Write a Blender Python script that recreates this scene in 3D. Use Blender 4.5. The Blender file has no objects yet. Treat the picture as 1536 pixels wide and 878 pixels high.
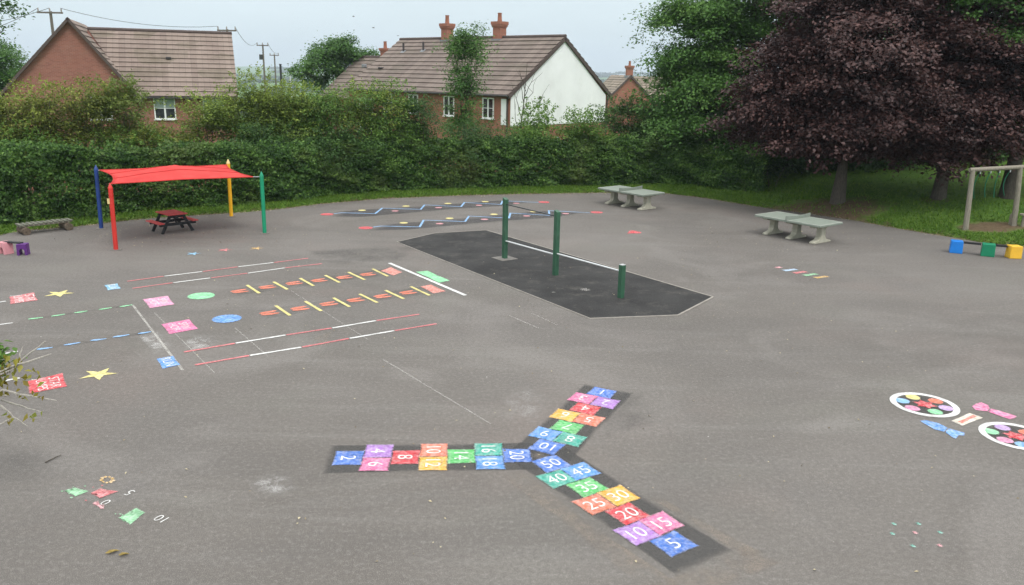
import bpy, math, random
import numpy as np
from mathutils import Vector, Matrix

R = math.radians
rng = np.random.default_rng(7)
random.seed(7)
scene = bpy.context.scene
COL = scene.collection

# ------------------------------------------------------------------ camera
F, PIT, ROLL, H = 1215.0, 0.262883, 0.01884, 5.2
cP, sP, cR, sR = math.cos(PIT), math.sin(PIT), math.cos(ROLL), math.sin(ROLL)
right0 = Vector((1, 0, 0)); up0 = Vector((0, sP, cP)); fwd = Vector((0, cP, -sP))
camR = right0 * cR + up0 * sR
camU = up0 * cR - right0 * sR
cam = bpy.data.objects.new('camera', bpy.data.cameras.new('camera'))
COL.objects.link(cam)
M = Matrix(((camR.x, camU.x, -fwd.x, 0), (camR.y, camU.y, -fwd.y, 0), (camR.z, camU.z, -fwd.z, H), (0, 0, 0, 1)))
cam.matrix_world = M
cam.data.sensor_width = 36
cam.data.lens = 36 * F / 1536
cam.data.clip_start = 0.1
cam.data.clip_end = 20000
scene.camera = cam


def ray(px, py):
    a, b = px - 768, py - 439
    u = cR * a + sR * b; v = -sR * a + cR * b
    xr, yu = u / F, -v / F
    return np.array([xr, cP + yu * sP, -sP + yu * cP])


def G(px, py, z=0.0):
    d = ray(px, py); t = (z - H) / d[2]
    return np.array([d[0] * t, d[1] * t])


def AT(px, py, dist):
    d = ray(px, py); t = dist / d[1]
    return np.array([d[0] * t, dist, H + d[2] * t])


# ------------------------------------------------------------------ terrain
EDGE_PX = [(0, 354), (24, 347), (110, 341), (149, 336), (222, 328), (301, 323), (348, 320), (400, 316), (485, 306), (579, 298),
           (681, 294), (780, 291.5), (897, 289.5), (996, 290), (1054, 297), (1133, 310), (1200, 319), (1283, 331), (1319, 338),
           (1351, 344), (1432, 357), (1476, 365), (1536, 371)]
EDGE = [tuple(G(*p)) for p in EDGE_PX]
EDGE = [(-90, 6.0), (-40, 18.0), (-22, 23.2)] + EDGE + [(20.5, 24.0), (26, 20), (40, 8), (60, -12), (90, -40)]
EX = np.array([p[0] for p in EDGE]); EY = np.array([p[1] for p in EDGE])


def sstep(a, b, x):
    t = np.clip((x - a) / (b - a), 0, 1)
    return t * t * (3 - 2 * t)


def vnoise(x, y, s):
    return (np.sin(x * 1.7 / s + 1.3 * np.sin(y * .9 / s)) + np.sin(y * 2.1 / s + 1.7 * np.sin(x * 1.1 / s + 2)) + np.sin((x + y) * 1.3 / s + .7)) / 3


def terrain(x, y):
    x = np.asarray(x, float); y = np.asarray(y, float)
    s = y - np.interp(x, EX, EY)
    wr = sstep(4.0, 10.0, x - (y - 35) * .12)
    left = 0.06 * sstep(0, .5, s) + .02 * np.clip(s, 0, 3) - 3.0 * sstep(4, 34, s)
    bank = .05 * sstep(0, .6, s) + .095 * np.clip(s, 0, 14) + .06 * np.clip(s - 14, 0, 30) - 4 * sstep(50, 110, s)
    z = left * (1 - wr) + bank * wr + .03 * vnoise(x, y, 1.6) * sstep(.3, 2.5, s)
    z = np.where(s < 0, -0.05 - 0.03 * np.clip(-s, 0, 1), z)
    d = np.hypot(x, y)
    z = z - 13 * sstep(110, 420, d) * (y > 0)
    hills = 34 * sstep(1400, 3300, d) * (0.72 + .28 * vnoise(x, y, 520)) + 5 * sstep(600, 1500, d) * vnoise(x, y, 170)
    return z + hills * (y > 0)


def GT(px, py, zoff=0.0):
    d = ray(px, py)
    t = 5.0
    for i in range(4000):
        p = np.array([0, 0, H]) + d * t
        if p[2] <= float(terrain(p[0], p[1])) + zoff or t > 400:
            break
        t += .03
    return p


# ------------------------------------------------------------------ node materials
class NT:
    def __init__(s, name):
        s.m = bpy.data.materials.new(name); s.m.use_nodes = True
        s.t = s.m.node_tree; s.t.nodes.clear()
        s.out = s.t.nodes.new('ShaderNodeOutputMaterial')

    def n(s, typ, ins=None, **kw):
        nd = s.t.nodes.new(typ)
        for k, v in kw.items():
            setattr(nd, k, v)
        for k, v in (ins or {}).items():
            s.set(nd, k, v)
        return nd

    def set(s, nd, k, v):
        sock = nd.inputs[k]
        if isinstance(v, bpy.types.NodeSocket):
            s.t.links.new(v, sock)
        elif isinstance(v, bpy.types.Node):
            s.t.links.new(v.outputs[0], sock)
        else:
            if isinstance(v, tuple) and len(v) == 3 and sock.type == 'RGBA':
                v = v + (1,)
            sock.default_value = v

    def noise(s, scale, detail=4, rough=.55, vec=None, dist=0):
        nd = s.n('ShaderNodeTexNoise', {'Scale': scale, 'Detail': detail, 'Roughness': rough, 'Distortion': dist})
        s.set(nd, 'Vector', vec if vec is not None else s.obj())
        return nd.outputs['Fac']

    def obj(s):
        if not hasattr(s, '_o'):
            s._o = s.n('ShaderNodeTexCoord').outputs['Object']
        return s._o

    def mr(s, v, a, b, c=0., d=1., smooth=False):
        nd = s.n('ShaderNodeMapRange', {'Value': v, 'From Min': a, 'From Max': b, 'To Min': c, 'To Max': d})
        if smooth:
            nd.interpolation_type = 'SMOOTHSTEP'
        return nd.outputs[0]

    def mix(s, fac, a, b, mode='MIX'):
        nd = s.n('ShaderNodeMix', data_type='RGBA', blend_type=mode)
        s.set(nd, 0, fac); s.set(nd, 6, a); s.set(nd, 7, b)
        return nd.outputs[2]

    def math(s, op, a, b=0.0):
        nd = s.n('ShaderNodeMath', operation=op)
        s.set(nd, 0, a); s.set(nd, 1, b)
        return nd.outputs[0]

    def attr(s, name):
        return s.n('ShaderNodeAttribute', attribute_name=name).outputs['Fac']

    def bump(s, h, strength=.3, dist=.01):
        return s.n('ShaderNodeBump', {'Height': h, 'Strength': strength, 'Distance': dist}).outputs[0]

    def bsdf(s, col, rough=.7, spec=.3, normal=None, metal=0.0):
        nd = s.n('ShaderNodeBsdfPrincipled', {'Base Color': col, 'Roughness': rough, 'Specular IOR Level': spec, 'Metallic': metal})
        if normal is not None:
            s.set(nd, 'Normal', normal)
        return nd.outputs[0]

    def done(s, sh):
        s.t.links.new(sh, s.out.inputs['Surface'])
        return s.m


def scl(c, k):
    return tuple(min(1, max(0, v * k)) for v in c)


def plain(name, col, rough=.6, spec=.3, var=.25, scale=6, bump=.15, bscale=60, metal=0.0, grime=None, gamt=.5):
    t = NT(name)
    c = t.mix(t.mr(t.noise(scale, 5), .3, .7), scl(col, 1 - var), scl(col, 1 + var * .6))
    if grime:
        c = t.mix(t.mr(t.noise(scale * .6, 7, .7), .5, .72, 0, gamt), c, grime)
    return t.done(t.bsdf(c, rough, spec, t.bump(t.noise(bscale, 3), bump, .01), metal))


def mat_asphalt():
    t = NT('asphalt')
    o = t.obj()
    big = t.noise(.11, 5, .6); mid = t.noise(.8, 6, .65); fine = t.noise(38, 3, .7); fine2 = t.noise(120, 2, .6)
    c = t.mix(t.mr(big, .38, .62), (.103, .091, .078), (.166, .152, .137))
    c = t.mix(t.mr(mid, .35, .68, 0, .55), c, (.152, .138, .121))
    # streaks of pale dust worn along the direction of play
    mp = t.n('ShaderNodeMapping', {'Vector': o, 'Rotation': (0, 0, .5), 'Scale': (.12, .75, 1)})
    st = t.noise(1.6, 7, .68, mp.outputs[0], .6)
    c = t.mix(t.mr(st, .52, .75, 0, .55), c, (.232, .220, .203))
    mp2 = t.n('ShaderNodeMapping', {'Vector': o, 'Rotation': (0, 0, -.9), 'Scale': (.10, .9, 1), 'Location': (5, 3, 0)})
    st2 = t.noise(1.3, 7, .7, mp2.outputs[0], .8)
    c = t.mix(t.mr(st2, .55, .76, 0, .5), c, (.125, .115, .105))
    dk = t.noise(.35, 7, .72, dist=.5)
    c = t.mix(t.mr(dk, .55, .70, 0, .5), c, (.122, .113, .106))
    pk = t.noise(.23, 4, .6, t.n('ShaderNodeMapping', {'Vector': o, 'Location': (31, 17, 0)}).outputs[0])
    c = t.mix(t.mr(pk, .53, .72, 0, .55), c, (.182, .145, .126))
    gr = t.noise(.31, 4, .6, t.n('ShaderNodeMapping', {'Vector': o, 'Location': (11, 47, 0)}).outputs[0])
    c = t.mix(t.mr(gr, .55, .72, 0, .35), c, (.165, .165, .135))
    gr2 = t.noise(15, 4, .75)
    pa = t.noise(.19, 3, .5, t.n('ShaderNodeMapping', {'Vector': o, 'Location': (7, 61, 0), 'Rotation': (0, 0, .4), 'Scale': (.7, 1.3, 1)}).outputs[0], 1.2)
    c = t.mix(t.mr(pa, .50, .60, 0, .42), c, (.105, .096, .087))
    pb2 = t.noise(.27, 4, .55, t.n('ShaderNodeMapping', {'Vector': o, 'Location': (71, 13, 0)}).outputs[0], 1.0)
    c = t.mix(t.mr(pb2, .54, .66, 0, .40), c, (.225, .208, .190))
    c = t.mix(t.mr(gr2, .34, .52, .45, 0), c, (.088, .080, .073))
    c = t.mix(t.mr(gr2, .52, .70, 0, .45), c, (.27, .255, .235))
    c = t.mix(t.mr(fine, .36, .62, .42, 0), c, (.095, .088, .082))
    c = t.mix(t.mr(fine2, .36, .48, .5, 0), c, (.06, .056, .053))
    c = t.mix(t.mr(fine2, .56, .70, 0, .5), c, (.42, .40, .37))
    # grit: sparse pale stones and dark specks
    for sc_, lo, col in ((3.2, .72, (.62, .60, .54)), (2.1, .80, (.75, .73, .68)), (5.1, .86, (.05, .045, .04))):
        vo = t.n('ShaderNodeTexVoronoi', {'Vector': o, 'Scale': sc_})
        sp = t.mr(vo.outputs['Distance'], .012, .03, 1, 0)
        gate = t.mr(t.n('ShaderNodeTexWhiteNoise', {'Vector': vo.outputs['Position']}).outputs[0], lo, lo + .02)
        c = t.mix(t.math('MULTIPLY', sp, t.math('MULTIPLY', gate, .8)), c, col)
    h = t.math('ADD', fine, t.math('MULTIPLY', fine2, .5))
    return t.done(t.bsdf(c, .85, .25, t.bump(h, .45, .006)))


def mat_rubber():
    t = NT('rubber_surfacing')
    c = t.mix(t.mr(t.noise(.9, 5), .3, .7), (.015, .0145, .014), (.038, .037, .035))
    c = t.mix(t.mr(t.noise(60, 2), .55, .75, 0, .6), c, (.085, .085, .087))
    c = t.mix(t.mr(t.noise(1.6, 8, .78), .52, .76, 0, .65), c, (.12, .110, .095))
    return t.done(t.bsdf(c, .85, .25, t.bump(t.noise(70, 3), .6, .006)))


def mat_ground():
    t = NT('grass_ground')
    big = t.noise(.35, 5, .6); fine = t.noise(9, 4, .7); med = t.noise(2.2, 4, .6)
    c = t.mix(t.mr(med, .3, .7), (.068, .158, .020), (.122, .232, .034))
    c = t.mix(t.mr(big, .45, .75, 0, .4), c, (.155, .195, .045))
    c = t.mix(t.mr(fine, .3, .7, .55, 0), c, (.035, .065, .014))
    soil = t.attr('soil')
    sn = t.math('ADD', soil, t.math('MULTIPLY', t.math('SUBTRACT', t.noise(1.6, 5, .65), .5), 1.1))
    c = t.mix(t.mr(sn, .35, .75, 0, .9), c, t.mix(t.mr(fine, .3, .7), (.085, .052, .034), (.165, .105, .075)))
    return t.done(t.bsdf(c, .9, .15, t.bump(t.math('ADD', fine, med), .8, .05)))


def mat_leaf(name, dark, mid, light, rough=.45, trans=.3, spec=.35, big=.5, alt=None):
    t = NT(name)
    tone = t.attr('tone')
    r = t.n('ShaderNodeValToRGB', {'Fac': tone})
    e = r.color_ramp.elements
    e[0].position = 0; e[0].color = dark + (1,)
    e[1].position = 1; e[1].color = light + (1,)
    k = e.new(.55); k.color = mid + (1,)
    c = r.outputs[0]
    if alt:
        c = t.mix(t.mr(t.noise(big, 4, .6), .54, .70, 0, .7), c, alt)
    else:
        c = t.mix(t.mr(t.noise(big, 3, .6), .35, .68), c, t.mix(.5, c, mid))
    b = t.bsdf(c, rough, spec)
    tr = t.n('ShaderNodeBsdfTranslucent', {'Color': c}).outputs[0]
    ms = t.n('ShaderNodeMixShader', {0: trans, 1: b, 2: tr})
    return t.done(ms.outputs[0])


def mat_paint(name, col, wear=.1, white=.25, rough=.7):
    """Thermoplastic paint on tarmac: ragged edge (point attribute 'edge'), chips and scuffs."""
    col = tuple(v * .92 + .16 * .08 for v in col)
    t = NT(name)
    e = t.attr('edge')
    n = t.noise(14, 6, .7); n2 = t.noise(55, 3, .6); n3 = t.noise(4, 5, .7)
    a = t.math('ADD', t.math('MULTIPLY', e, 1.0), t.math('MULTIPLY', n, .9))
    a = t.math('ADD', a, t.math('MULTIPLY', n2, .35))
    alpha = t.mr(a, .74 + wear, 1.22 + wear, 0, .96)
    c = t.mix(t.mr(n3, .3, .7), scl(col, .86), scl(col, 1.1))
    c = t.mix(t.mr(n, .42, .75, 0, min(1, white * 1.5)), c, (.66, .65, .63))
    c = t.mix(t.mr(e, .0, .55, .45, 0), c, (.66, .65, .64))
    c = t.mix(t.mr(n2, .56, .75, 0, .35), c, scl(col, .55))
    # worn thin over the stones and where feet land, so that tarmac shows through
    alpha = t.math('MULTIPLY', alpha, t.mr(t.noise(30, 4, .75), .34, .56, .62, 1))
    alpha = t.math('MULTIPLY', alpha, t.mr(t.noise(3.1, 5, .7), .34, .56, .74, 1))
    b = t.bsdf(c, rough, .25, t.bump(t.noise(110, 2), .3, .004))
    ms = t.n('ShaderNodeMixShader', {0: alpha, 1: t.n('ShaderNodeBsdfTransparent').outputs[0], 2: b})
    return t.done(ms.outputs[0])


def mat_stain(name, col, amt=.6, scale=2.5, lo=.35, hi=.7, gain=1.0):
    t = NT(name)
    e = t.attr('edge')
    n = t.noise(scale, 7, .72, dist=.4)
    v = t.math('MULTIPLY', t.mr(e, 0, .9, 0, 1, True), t.mr(n, lo, hi, 0, 1))
    f = t.mr(t.noise(60, 3, .7), .3, .7, .45, 1)
    alpha = t.math('MULTIPLY', t.math('MULTIPLY', v, f), amt * gain)
    b = t.bsdf(col, .88, .2)
    ms = t.n('ShaderNodeMixShader', {0: alpha, 1: t.n('ShaderNodeBsdfTransparent').outputs[0], 2: b})
    return t.done(ms.outputs[0])


def mat_brick(name, a, b, mortar, soft=0.0):
    t = NT(name)
    sp = t.n('ShaderNodeSeparateXYZ', {0: t.obj()})
    cb = t.n('ShaderNodeCombineXYZ', {0: t.math('ADD', sp.outputs[0], sp.outputs[1]), 1: sp.outputs[2], 2: 0.0})
    br = t.n('ShaderNodeTexBrick', {'Vector': cb.outputs[0], 'Color1': a, 'Color2': b, 'Mortar': mortar, 'Scale': 1.0,
                                    'Mortar Size': .006, 'Bias': 0.0, 'Brick Width': .225, 'Row Height': .075})
    n = t.noise(.5, 5, .6)
    c = t.mix(t.mr(n, .3, .7, 0, .5), br.outputs['Color'], scl(a, .72))
    c = t.mix(t.mr(t.noise(3, 6, .7), .5, .8, 0, .35), c, (.30, .20, .16))
    return t.done(t.bsdf(c, .85, .2, t.bump(br.outputs['Fac'], -.3, .01)))


def mat_roof(name, a, b, moss=(.12, .105, .07)):
    t = NT(name)
    o = t.obj()
    br = t.n('ShaderNodeTexBrick', {'Vector': o, 'Color1': a, 'Color2': b, 'Mortar': scl(a, .7), 'Scale': 1.0,
                                    'Mortar Size': .008, 'Bias': -.1, 'Brick Width': .34, 'Row Height': 30.0})
    bl = t.n('ShaderNodeMapping', {'Vector': o, 'Scale': (.55, 1.6, 1.6)})
    vo = t.n('ShaderNodeTexVoronoi', {'Vector': bl.outputs[0], 'Scale': 1.0})
    w = t.n('ShaderNodeTexWhiteNoise', {'Vector': vo.outputs['Position']}).outputs[0]
    c = t.mix(t.mr(w, .62, .9, 0, .55), br.outputs['Color'], moss)
    c = t.mix(t.mr(t.noise(1.1, 6, .7), .45, .75, 0, .55), c, scl(b, 1.15))
    c = t.mix(t.mr(t.noise(7, 5, .7), .5, .75, 0, .4), c, scl(a, .6))
    return t.done(t.bsdf(c, .85, .2, t.bump(t.noise(18, 4), .3, .02)))


def mat_wood(name, a, b, axis=(14, 14, 1.2)):
    t = NT(name)
    mp = t.n('ShaderNodeMapping', {'Vector': t.obj(), 'Scale': axis})
    c = t.mix(t.mr(t.noise(3, 6, .65, mp.outputs[0], .6), .3, .72), a, b)
    c = t.mix(t.mr(t.noise(2.3, 5, .7), .55, .75, 0, .5), c, (.13, .135, .10))
    return t.done(t.bsdf(c, .85, .2, t.bump(t.noise(5, 5, .6, mp.outputs[0]), .4, .01)))


def mat_glass(name):
    t = NT(name)
    c = t.mix(t.mr(t.noise(1.6, 2), .4, .62), (.012, .015, .017), (.05, .055, .058))
    return t.done(t.bsdf(c, .06, .6))


MT = {}
MT['asphalt'] = mat_asphalt()
MT['rubber'] = mat_rubber()
MT['ground'] = mat_ground()
MT['bark'] = mat_wood('bark', (.050, .042, .034), (.125, .108, .088), (10, 10, 2))
MT['palebark'] = mat_wood('pale_bark', (.24, .22, .19), (.48, .45, .40), (20, 20, 4))
MT['wood'] = mat_wood('weathered_timber', (.16, .14, .105), (.34, .31, .25))
MT['slat'] = mat_wood('mossy_slat', (.095, .098, .075), (.22, .22, .175), (5, 5, 5))
MT['log'] = mat_wood('log_bark', (.06, .045, .032), (.17, .13, .095), (6, 6, 6))
MT['brick'] = mat_brick('red_brick', (.34, .135, .10), (.25, .092, .07), (.34, .25, .21))
MT['brick2'] = mat_brick('orange_brick', (.35, .13, .085), (.27, .10, .066), (.36, .26, .20))
MT['roof'] = mat_roof('roof_tile', (.205, .158, .134), (.262, .208, .176))
MT['roof2'] = mat_roof('brown_roof_tile', (.152, .121, .104), (.205, .165, .141), (.12, .105, .08))
MT['roof3'] = mat_roof('grey_roof_tile', (.24, .20, .16), (.29, .24, .19))
MT['render'] = plain('white_render', (.86, .86, .865), .85, .2, .05, .8, .1, 30, grime=(.62, .62, .60), gamt=.35)
MT['white'] = plain('white_frame', (.78, .78, .77), .4, .4, .06)
MT['fascia'] = plain('dark_fascia', (.055, .048, .048), .5, .3, .2)
MT['verge'] = plain('verge_tile', (.10, .075, .068), .8, .2, .2)
MT['lead'] = plain('lead_flashing', (.22, .23, .24), .6, .4, .2)
MT['pot'] = plain('clay_pot', (.33, .14, .09), .8, .2, .2)
MT['glass'] = mat_glass('window_glass')
MT['blind'] = plain('window_blind', (.30, .36, .33), .7, .2, .1)
MT['pole'] = mat_wood('pole_timber', (.10, .085, .07), (.19, .17, .145), (12, 12, 1))
MT['wire'] = plain('wire', (.10, .11, .12), .6, .3, .1)
MT['galv'] = plain('galvanised_steel', (.55, .56, .56), .4, .5, .1, metal=.4)
MT['insul'] = plain('insulator', (.30, .28, .26), .4, .5, .1)
MT['postgreen'] = plain('green_powder_coat', (.035, .105, .060), .45, .4, .2, 5, .05, 40, grime=(.09, .12, .09), gamt=.4)
MT['steel'] = plain('steel_bar', (.70, .71, .70), .35, .5, .08, metal=.3)
MT['darksteel'] = plain('dark_steel_bar', (.05, .055, .055), .4, .5, .1, metal=.3)
MT['concrete'] = plain('concrete', (.45, .43, .345), .85, .2, .2, 4, .4, 60, grime=(.20, .20, .14), gamt=.7)
MT['tabletop'] = plain('table_terrazzo', (.215, .245, .205), .5, .35, .12, 5, .1, 50, grime=(.22, .25, .21), gamt=.7)
MT['border'] = plain('worn_border', (.50, .52, .46), .6, .3, .15, 5, .1, 50, grime=(.26, .29, .25), gamt=.8)
MT['net'] = plain('net_plate', (.21, .235, .20), .5, .4, .12, grime=(.2, .22, .2))
MT['edging'] = plain('edging_stone', (.27, .25, .22), .85, .2, .2, 5, .3, 60, grime=(.22, .20, .17), gamt=.7)
MT['slab'] = plain('footing_concrete', (.17, .16, .145), .9, .2, .25, 5, .4, 60)
MT['p_blue'] = plain('blue_post_paint', (.012, .045, .20), .35, .5, .2, 3, .03)
MT['p_red'] = plain('red_post_paint', (.60, .035, .025), .4, .45, .15, 3, .03)
MT['p_yel'] = plain('yellow_post_paint', (.80, .42, .012), .4, .45, .12, 3, .03)
MT['p_grn'] = plain('green_post_paint', (.008, .26, .13), .4, .45, .15, 3, .03)
MT['sticker'] = plain('cream_sticker', (.70, .55, .25), .5, .3, .1)
MT['blackrec'] = plain('black_plastic_timber', (.018, .018, .020), .6, .3, .3, 8, .2, grime=(.06, .06, .06))
MT['redrec'] = plain('red_plastic_timber', (.56, .085, .08), .65, .3, .2, 8, .2, grime=(.42, .16, .14), gamt=.6)
MT['b_blue'] = plain('blue_plastic', (.010, .19, .62), .45, .4, .12, 4, .05)
MT['b_green'] = plain('green_plastic', (.006, .21, .10), .45, .4, .12, 4, .05)
MT['b_yel'] = plain('yellow_plastic', (.80, .46, .04), .45, .4, .12, 4, .05)
MT['b_pink'] = plain('pink_plastic', (.66, .29, .32), .5, .4, .12, 4, .05)
MT['b_purple'] = plain('purple_plastic', (.10, .022, .17), .5, .4, .15, 4, .05)
MT['rope'] = plain('green_rope', (.010, .105, .055), .7, .2, .2)
MT['soilcol'] = plain('soil', (.15, .095, .065), .95, .1, .2)
MT['bird'] = plain('feathers', (.06, .06, .065), .7, .2, .2)
MT['darkpost'] = plain('dark_post', (.03, .03, .032), .6, .3, .2)

def mat_canopy():
    t = NT('red_shade_cloth')
    c = t.mix(t.mr(t.noise(1.2, 5), .3, .7), (.58, .05, .045), (.72, .075, .065))
    c = t.mix(t.mr(t.noise(2.6, 7, .75), .52, .8, 0, .5), c, (.60, .16, .13))
    b = t.bsdf(c, .75, .2, t.bump(t.noise(90, 2), .2, .005))
    tr = t.n('ShaderNodeBsdfTranslucent', {'Color': (.75, .06, .05)}).outputs[0]
    return t.done(t.n('ShaderNodeMixShader', {0: .28, 1: b, 2: tr}).outputs[0])
MT['canopy'] = mat_canopy()
MT['canopy_seam'] = plain('canopy_seam', (.50, .03, .03), .8, .2, .15)

PAINT = dict(blue=(.065, .19, .62), purple=(.42, .20, .58), pink=(.72, .17, .36), red=(.66, .045, .06), coral=(.76, .20, .11),
             yellow=(.80, .44, .05), green=(.10, .50, .13), teal=(.05, .40, .30), white=(.80, .80, .77), lblue=(.24, .48, .80),
             salmon=(.70, .21, .15), lgreen=(.27, .70, .36), lyellow=(.78, .68, .24), paleblue=(.45, .62, .80), cream=(.80, .72, .58),
             lpink=(.78, .32, .50), sky=(.22, .50, .72), tealdot=(.16, .46, .36), softred=(.66, .16, .17), palegreen=(.26, .56, .30),
             midblue=(.10, .31, .72), hotpink=(.74, .17, .36), lilac=(.55, .38, .68), palepink=(.68, .30, .32), ochre=(.62, .38, .10))
PM = {}


def paint_mat(col, wear=.1, white=.25):
    wear += .03
    k = (col, wear, white)
    if k not in PM:
        PM[k] = mat_paint('paint_' + col, PAINT[col], wear, white)
    return PM[k]


MT['primer'] = mat_stain('dark_primer', (.060, .059, .058), .80, 2.2, .25, .55)
MT['primer_tar'] = mat_stain('tar_primer', (.078, .076, .073), .84, 5.0, .16, .44)
MT['primer_mid'] = mat_stain('mid_primer', (.075, .074, .077),   .78, 1.2, .22, .55)
MT['dust'] = mat_stain('pale_dust', (.31, .255, .205), .45, 2.6, .36, .66)
MT['chalk'] = mat_stain('chalk_scuff', (.66, .65, .63), .7, 3.5, .42, .72)
MT['chalk_soft'] = mat_stain('soft_chalk', (.52, .51, .49), .42, 2.6, .40, .75)
MT['worn_line'] = mat_stain('worn_line', (.60, .58, .53), .72, 5, .28, .60)
MT['chalk_line'] = mat_stain('chalk_line', (.52, .50, .46), .5, 6, .26, .58)
MT['primer_soft'] = mat_stain('soft_dark_patch', (.095, .090, .086), .5, 1.6, .35, .7)


# ------------------------------------------------------------------ mesh helpers
class MB:
    def __init__(s):
        s.v = []; s.f = []; s.mi = []; s.e = None

    def add(s, vs, fs, mi=0):
        o = len(s.v)
        s.v += [tuple(map(float, p)) for p in vs]
        s.f += [tuple(i + o for i in f) for f in fs]
        s.mi += [mi] * len(fs)
        return s

    def box(s, c, d, rz=0, mi=0, rx=0, ry=0):
        m = Matrix.Rotation(rz, 3, 'Z') @ Matrix.Rotation(ry, 3, 'Y') @ Matrix.Rotation(rx, 3, 'X')
        vs = []
        for sx in (-.5, .5):
            for sy in (-.5, .5):
                for sz in (-.5, .5):
                    vs.append(tuple(m @ Vector((sx * d[0], sy * d[1], sz * d[2])) + Vector(c)))
        fs = [(0, 1, 3, 2), (4, 6, 7, 5), (0, 4, 5, 1), (2, 3, 7, 6), (0, 2, 6, 4), (1, 5, 7, 3)]
        return s.add(vs, fs, mi)

    def prism(s, poly, z0, z1, mi=0):
        n = len(poly)
        vs = [(p[0], p[1], z0) for p in poly] + [(p[0], p[1], z1) for p in poly]
        fs = [tuple(range(n))[::-1], tuple(range(n, 2 * n))] + [(i, (i + 1) % n, n + (i + 1) % n, n + i) for i in range(n)]
        return s.add(vs, fs, mi)

    def extrude(s, prof, origin, ax, ay, az, depth, mi=0):
        """2-D profile (in ax, ay) extruded along az by depth, centred."""
        o = Vector(origin); ax, ay, az = Vector(ax), Vector(ay), Vector(az)
        n = len(prof)
        vs = [o + ax * p[0] + ay * p[1] - az * depth / 2 for p in prof] + [o + ax * p[0] + ay * p[1] + az * depth / 2 for p in prof]
        fs = [tuple(range(n))[::-1], tuple(range(n, 2 * n))] + [(i, (i + 1) % n, n + (i + 1) % n, n + i) for i in range(n)]
        return s.add(vs, fs, mi)

    def tube(s, pts, rad, n=8, mi=0, cap=True, wob=0):
        pts = [Vector(p) for p in pts]
        if not isinstance(rad, (list, tuple)):
            rad = [rad] * len(pts)
        vs = []; fs = []
        prev = None
        for i, p in enumerate(pts):
            d = (pts[min(i + 1, len(pts) - 1)] - pts[max(i - 1, 0)]).normalized()
            a = Vector((0, 0, 1)) if abs(d.z) < .9 else Vector((1, 0, 0))
            if prev is not None:
                a = prev
            b = d.cross(a).normalized(); a = b.cross(d).normalized(); prev = a
            for k in range(n):
                th = 2 * math.pi * k / n
                rr = rad[i] * (1 + (random.uniform(-wob, wob) if wob else 0))
                vs.append(p + (a * math.cos(th) + b * math.sin(th)) * rr)
        for i in range(len(pts) - 1):
            for k in range(n):
                fs.append((i * n + k, i * n + (k + 1) % n, (i + 1) * n + (k + 1) % n, (i + 1) * n + k))
        if cap:
            fs.append(tuple(range(n))[::-1]); fs.append(tuple(range((len(pts) - 1) * n, len(pts) * n)))
        return s.add(vs, fs, mi)

    def build(s, name, mats, parent=None, loc=(0, 0, 0), smooth=False, bevel=0, rz=0):
        me = bpy.data.meshes.new(name)
        me.from_pydata(s.v, [], s.f)
        if not isinstance(mats, (list, tuple)):
            mats = [mats]
        for m in mats:
            me.materials.append(MT[m] if isinstance(m, str) else m)
        me.polygons.foreach_set('material_index', s.mi)
        if smooth:
            me.polygons.foreach_set('use_smooth', [True] * len(me.polygons))
        me.update()
        import bmesh
        bm = bmesh.new(); bm.from_mesh(me)
        bmesh.ops.recalc_face_normals(bm, faces=bm.faces)
        bm.to_mesh(me); bm.free()
        if smooth:
            try:
                me.set_sharp_from_angle(angle=R(40))
            except Exception:
                pass
        if s.e is not None:
            a = me.attributes.new('edge', 'FLOAT', 'POINT')
            a.data.foreach_set('value', s.e)
        o = bpy.data.objects.new(name, me)
        COL.objects.link(o)
        o.location = loc; o.rotation_euler = (0, 0, rz)
        if parent is not None:
            o.parent = parent
        if bevel:
            b = o.modifiers.new('bevel', 'BEVEL'); b.width = bevel; b.segments = 2; b.limit_method = 'ANGLE'
        return o


def tag(o, label, cat, group=None):
    o['label'] = label; o['category'] = cat
    if group:
        o['group'] = group
    return o


def thing(name, label, cat, loc=(0, 0, 0), rz=0, group=None):
    o = bpy.data.objects.new(name, None)
    o.empty_display_size = .2
    COL.objects.link(o)
    o.location = loc; o.rotation_euler = (0, 0, rz)
    return tag(o, label, cat, group)


def copy_tree(o, parent=None):
    c = o.copy(); COL.objects.link(c)
    if parent is not None:
        c.parent = parent
    for ch in list(o.children):
        copy_tree(ch, c)
    return c


# ------------------------------------------------------------------ leaf clouds
def quads_mesh(name, V, mat, parent=None, tone=None, loc=(0, 0, 0)):
    n = len(V) // 4
    me = bpy.data.meshes.new(name)
    me.vertices.add(4 * n); me.vertices.foreach_set('co', np.ascontiguousarray(V, dtype=np.float32).ravel())
    me.loops.add(4 * n); me.loops.foreach_set('vertex_index', np.arange(4 * n, dtype=np.int32))
    me.polygons.add(n)
    me.polygons.foreach_set('loop_start', np.arange(0, 4 * n, 4, dtype=np.int32))
    me.update(calc_edges=True)
    me.validate()
    if tone is not None:
        a = me.attributes.new('tone', 'FLOAT', 'FACE')
        a.data.foreach_set('value', np.asarray(tone, np.float32))
    me.materials.append(MT[mat] if isinstance(mat, str) else mat)
    o = bpy.data.objects.new(name, me); COL.objects.link(o)
    o.location = loc
    if parent is not None:
        o.parent = parent
    return o


def unit(a):
    return a / np.maximum(np.linalg.norm(a, axis=1, keepdims=True), 1e-9)


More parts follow.
